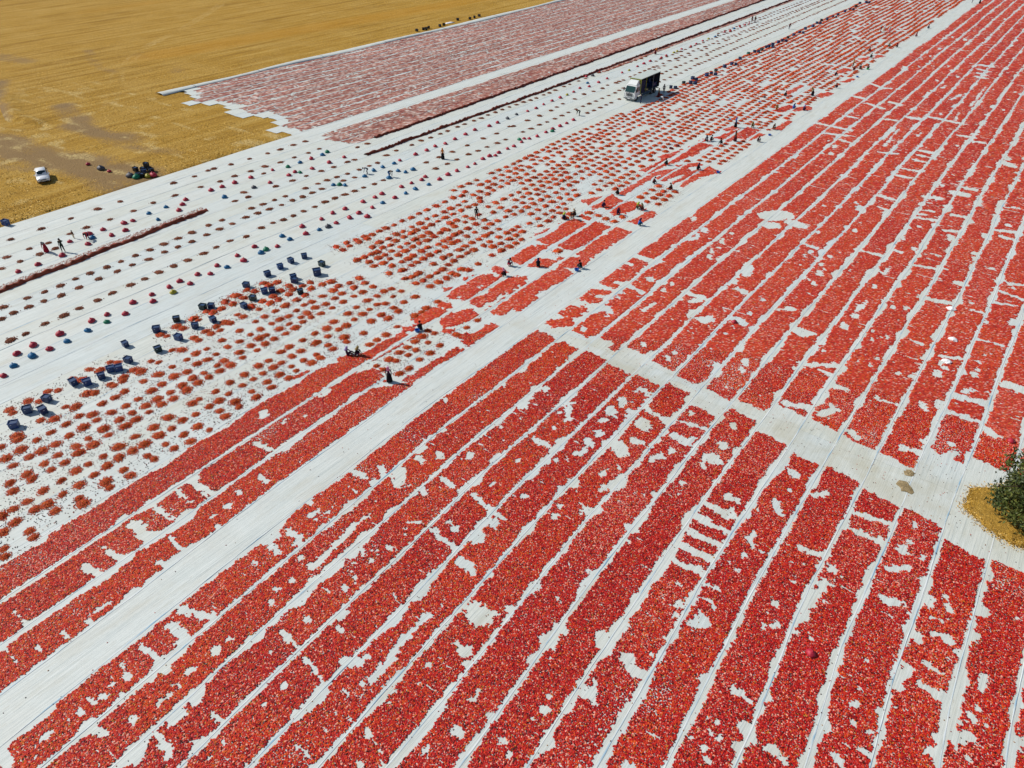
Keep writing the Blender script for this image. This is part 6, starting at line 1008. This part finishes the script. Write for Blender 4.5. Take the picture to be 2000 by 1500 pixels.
# crown: leaf clumps over several lobes
lobes = [(-.9, -.3, 1.5, 1.5), (-1.2, .6, 2.5, 1.35), (-.3, -1.1, 2.2, 1.4), (.6, .2, 1.8, 1.7), (.2, .9, 3.0, 1.5), (.3, -.4, 3.6, 1.35), (1.2, -.6, 2.9, 1.4), (-.2, .3, 4.3, 1.0), (-1.3, -.7, 3.1, .95), (.9, 1.2, 2.1, 1.3), (-.7, .9, 1.1, 1.0)]
Vs, Fs, Cs = [], [], []; o_ = 0
for cx_, cy_, cz_, q in lobes:
    nc = int(34 * q * q); u = r.normal(size=(nc, 3)); u /= np.linalg.norm(u, axis=1)[:, None]; c = np.array((cx_, cy_, cz_)) + u * q * (.55 + .5 * r.random((nc, 1))); c = c[c[:, 2] > .25]
    for p in c:
        nl = 34; pp = p + r.normal(size=(nl, 3)) * .2; dd = r.normal(size=(nl, 3)) + (0, 0, .6); dd /= np.linalg.norm(dd, axis=1)[:, None]; e1 = np.cross(dd, r.normal(size=(nl, 3))); e1 /= np.linalg.norm(e1, axis=1)[:, None]; e2 = np.cross(dd, e1)
        L = (.07 + .06 * r.random((nl, 1)))
        Vs.append(np.stack([pp - e1 * L, pp - e2 * L * .45, pp + e1 * L, pp + e2 * L * .45], 1).reshape(-1, 3))
        Fs.append(np.arange(nl * 4).reshape(-1, 4) + o_); o_ += nl * 4
        base = np.array(lin(*((80, 90, 34), (64, 78, 32), (96, 100, 42), (52, 64, 30))[r.integers(4)])); Cs.append(np.repeat(base * (.7 + .6 * r.random((nl, 1))), 4, 0))
link("crown", np_mesh("crown", np.concatenate(Vs), np.concatenate(Fs), np.concatenate(Cs)), [LEAF], tr)

# ------------------------------------------------------------------ people
POSES = {
 'stand': dict(pel=(0, 0, .92), che=(0, 0, 1.3), nec=(.01, 0, 1.45), hea=(.03, 0, 1.6), kn=(.03, .11, .48), an=(-.02, .11, .07), sh=(0, .18, 1.37), el=(-.03, .25, 1.1), ha=(.08, .24, .86)),
 'walk': dict(pel=(0, 0, .91), che=(.03, 0, 1.3), nec=(.05, 0, 1.45), hea=(.08, 0, 1.59), kn=(.16, .11, .5), an=(.06, .11, .07), kn2=(-.06, -.11, .48), an2=(-.32, -.11, .12), sh=(.03, .18, 1.37), el=(-.05, .26, 1.12), ha=(.12, .27, .92)),
 'armup': dict(pel=(0, 0, .92), che=(0, 0, 1.3), nec=(.01, 0, 1.45), hea=(.03, 0, 1.6), kn=(.05, .14, .48), an=(0, .17, .07), sh=(0, .18, 1.37), el=(.06, .38, 1.4), ha=(.1, .14, 1.58), el2=(-.03, -.25, 1.1), ha2=(.08, -.24, .86)),
 'stoop': dict(pel=(-.06, 0, .88), che=(.12, 0, 1.18), nec=(.22, 0, 1.3), hea=(.32, 0, 1.4), kn=(.04, .11, .47), an=(-.04, .12, .07), sh=(.14, .18, 1.22), el=(.22, .22, .96), ha=(.36, .16, .76)),
 'bend': dict(pel=(-.16, 0, .86), che=(.22, 0, .98), nec=(.37, 0, .98), hea=(.51, 0, .93), kn=(.0, .12, .46), an=(-.08, .13, .07), sh=(.27, .18, .97), el=(.36, .2, .68), ha=(.44, .12, .38)),
 'crouch': dict(pel=(-.1, 0, .27), che=(.06, 0, .63), nec=(.13, 0, .78), hea=(.2, 0, .92), kn=(.32, .17, .46), an=(.06, .15, .07), sh=(.08, .18, .7), el=(.3, .23, .5), ha=(.45, .12, .2)),
 'sit': dict(pel=(0, 0, .15), che=(-.05, 0, .53), nec=(-.02, 0, .68), hea=(.03, 0, .83), kn=(.38, .15, .36), an=(.72, .12, .08), sh=(-.03, .18, .6), el=(.16, .24, .42), ha=(.38, .18, .26))}
def body_mesh(pose):
    p = POSES[pose]; mir = lambda v: (v[0], -v[1], v[2])
    J = [p['pel'], p['che'], p['nec'], p['hea']]; rad = [(.155, .125), (.16, .115), (.058, .058), (.1, .088)]; E = [(0, 1), (1, 2), (2, 3)]; cat = {0: 't', 1: 't', 2: 's', 3: 's'}
    def chain(root, lst):
        prev = root
        for v, q, c in lst: J.append(v); rad.append((q, q)); cat[len(J) - 1] = c; E.append((prev, len(J) - 1)); prev = len(J) - 1
        return prev
    hands = []
    for s in (1, -1):
        g = lambda n: p.get(n + '2', mir(p[n])) if s < 0 else p[n]
        hip = (p['pel'][0], s * .1, p['pel'][2] - .05); an = g('an'); toe = (an[0] + .15, an[1] + s * .02, .04)
        chain(0, [(hip, .11, 'b'), (g('kn'), .075, 'b'), (an, .05, 'b'), (toe, .04, 'f')])
        ha = g('ha'); el = g('el'); wd = (Vector(ha) - Vector(el)).normalized(); palm = tuple(Vector(ha) + wd * .07)
        chain(1, [(mir(p['sh']) if s < 0 else p['sh'], .075, 't'), (el, .05, 't'), (ha, .035, 't'), (palm, .036, 's')]); hands.append((Vector(palm), wd, s))
    me = bpy.data.meshes.new("sk"); me.from_pydata(J, E, []); ob = bpy.data.objects.new("sk", me); COL.objects.link(ob)
    ob.modifiers.new("skin", 'SKIN'); ob.modifiers.new("sub", 'SUBSURF').levels = 1
    if not me.skin_vertices: me.skin_vertices.new() if hasattr(me.skin_vertices, 'new') else None
    sv = me.skin_vertices[0].data
    for i, q in enumerate(rad): sv[i].radius = q; sv[i].use_root = (i == 0)
    dg = bpy.context.evaluated_depsgraph_get(); dg.update()
    nm = bpy.data.meshes.new_from_object(ob.evaluated_get(dg)); bpy.data.objects.remove(ob)
    V = [tuple(v.co) for v in nm.vertices]; Fc = [tuple(f.vertices) for f in nm.polygons]; bpy.data.meshes.remove(nm)
    # cloth regions follow the nearest bone
    mi = []
    A = [(Vector(J[a]), Vector(J[b]), cat[b]) for a, b in E]
    for f in Fc:
        c = sum((Vector(V[i]) for i in f), Vector()) / len(f); best = min(A, key=lambda e: ((c - (e[0] + (e[1] - e[0]) * max(0, min(1, (c - e[0]).dot(e[1] - e[0]) / max(1e-6, (e[1] - e[0]).length_squared))))).length))
        mi.append({'t': 0, 'b': 1, 's': 2, 'f': 3}[best[2]])
    mb = MB(); mb.v = V; mb.f = Fc; mb.m = mi
    for pm, wd, s in hands:                                   # five unequal, slightly curled fingers
        u = wd.orthogonal().normalized(); w2 = wd.cross(u)
        for k, L in enumerate((.055, .07, .075, .068, .05)):
            a = pm + u * (k - 2) * .017; dvec = wd if k else (wd * .4 + u * -1).normalized()
            b = a + dvec * L * .55; c = b + (dvec + w2 * .5 * s).normalized() * L * .5
            mb.tube(a, b, .009, .0085, 5, 2); mb.tube(b, c, .0085, .006, 5, 2)
    h = Vector(p['hea']); fwd = Vector((1, 0, -.15)).normalized()
    mb.tube(h + fwd * .085, h + fwd * .118 - Vector((0, 0, .02)), .012, .016, 6, 2)
    for s in (-1, 1):
        mb.tube(h + Vector((0, s * .085, .02)), h + Vector((0, s * .1, -.02)), .016, .01, 6, 2)
        mb.tube(h + fwd * .086 + Vector((0, s * .033, .028)), h + fwd * .096 + Vector((0, s * .033, .028)), .011, .008, 6, 3)
    mb.tube(h + fwd * .092 + Vector((0, -.02, -.05)), h + fwd * .092 + Vector((0, .02, -.05)), .007, .007, 5, 3)
    return mb.mesh("body", True)
def scarf_mesh(pose, hair):
    h = Vector(POSES[pose]['hea']); nk = Vector(POSES[pose]['nec']); ax = (h - nk).normalized(); n = 12; m = MB(); u = Vector((0, 1, 0)); f = ax.cross(u).normalized() * -1
    rings = []
    for t, q in ((.15, .03), (.135, .075), (.08, .112), (.02, .12), (-.05, .115)) if hair else ((.16, .03), (.145, .08), (.08, .122), (0, .128), (-.1, .118), (-.19, .15), (-.26, .19)):
        c = h + ax * t - f * (.02 if hair else .018)
        rings.append([tuple(c + (f * math.cos(a) * (.82 if abs(a - 0) < .9 or a > 5.4 else 1.05) + u * math.sin(a)) * q) for a in [6.283 * i / n for i in range(n)]])
    return m.loft(rings, 0, True).mesh("headscarf" if not hair else "hair", True)
def skirt_mesh(pose):
    p = POSES[pose]; m = MB(); n = 14; c0 = Vector(p['pel']); rings = []
    for z, q, t in ((c0.z + .06, .16, 0), (c0.z - .15, .21, .2), (.5, .26, .6), (.1, .3, 1)):
        cx = c0.x * (1 - t) + p['an'][0] * t + .02
        rings.append([(cx + q * (1 + .06 * math.sin(5 * a)) * math.cos(a), q * (1 + .06 * math.sin(5 * a)) * math.sin(a), z) for a in [6.283 * i / n for i in range(n)]])
    return m.loft(rings, 0, True).mesh("skirt", True)
SKIN = mat("skin", (150, 104, 78), .6); SHOE = mat("shoe", (34, 28, 26), .7)
BM, SM_, KM = {}, {}, {}
def slotmat(o, mats):
    for s, m in zip(o.material_slots, mats): s.link = 'OBJECT'; s.material = m
for x, y, pose, top, bot, head, label in PEOPLE:
    kid = pose == 'child'; pose = 'stand' if kid else pose
    if pose not in BM:
        BM[pose] = body_mesh(pose)
        for _ in range(4): BM[pose].materials.append(None)
    e = empty("person", (x, y, .02), random.random() * 6.28); sc = .66 if kid else 1.0 + .06 * random.random(); e.scale = (sc,) * 3
    if pose in ('stand', 'armup', 'walk', 'stoop', 'bend'): e.rotation_euler[2] = random.choice([.3, -.8, 1.9, -2.4])
    b = link("body", BM[pose], (), e); slotmat(b, [cmat(top), cmat(bot), SKIN, SHOE])
    hair = head == 'black'
    if (pose, hair) not in SM_:
        SM_[(pose, hair)] = scarf_mesh(pose, hair); SM_[(pose, hair)].materials.append(None)
    s = link("hair" if hair else "headscarf", SM_[(pose, hair)], (), e); slotmat(s, [cmat(head)])
    if pose in ('stand', 'stoop') and bot in ('crimson', 'black', 'maroon', 'plum') and not kid and head != 'black' :
        if pose not in KM:
            KM[pose] = skirt_mesh(pose); KM[pose].materials.append(None)
        s = link("skirt", KM[pose], (), e); slotmat(s, [cmat(bot)])
    tag(e, label, "person", "workers on the drying field")
bpy.context.view_layer.update()
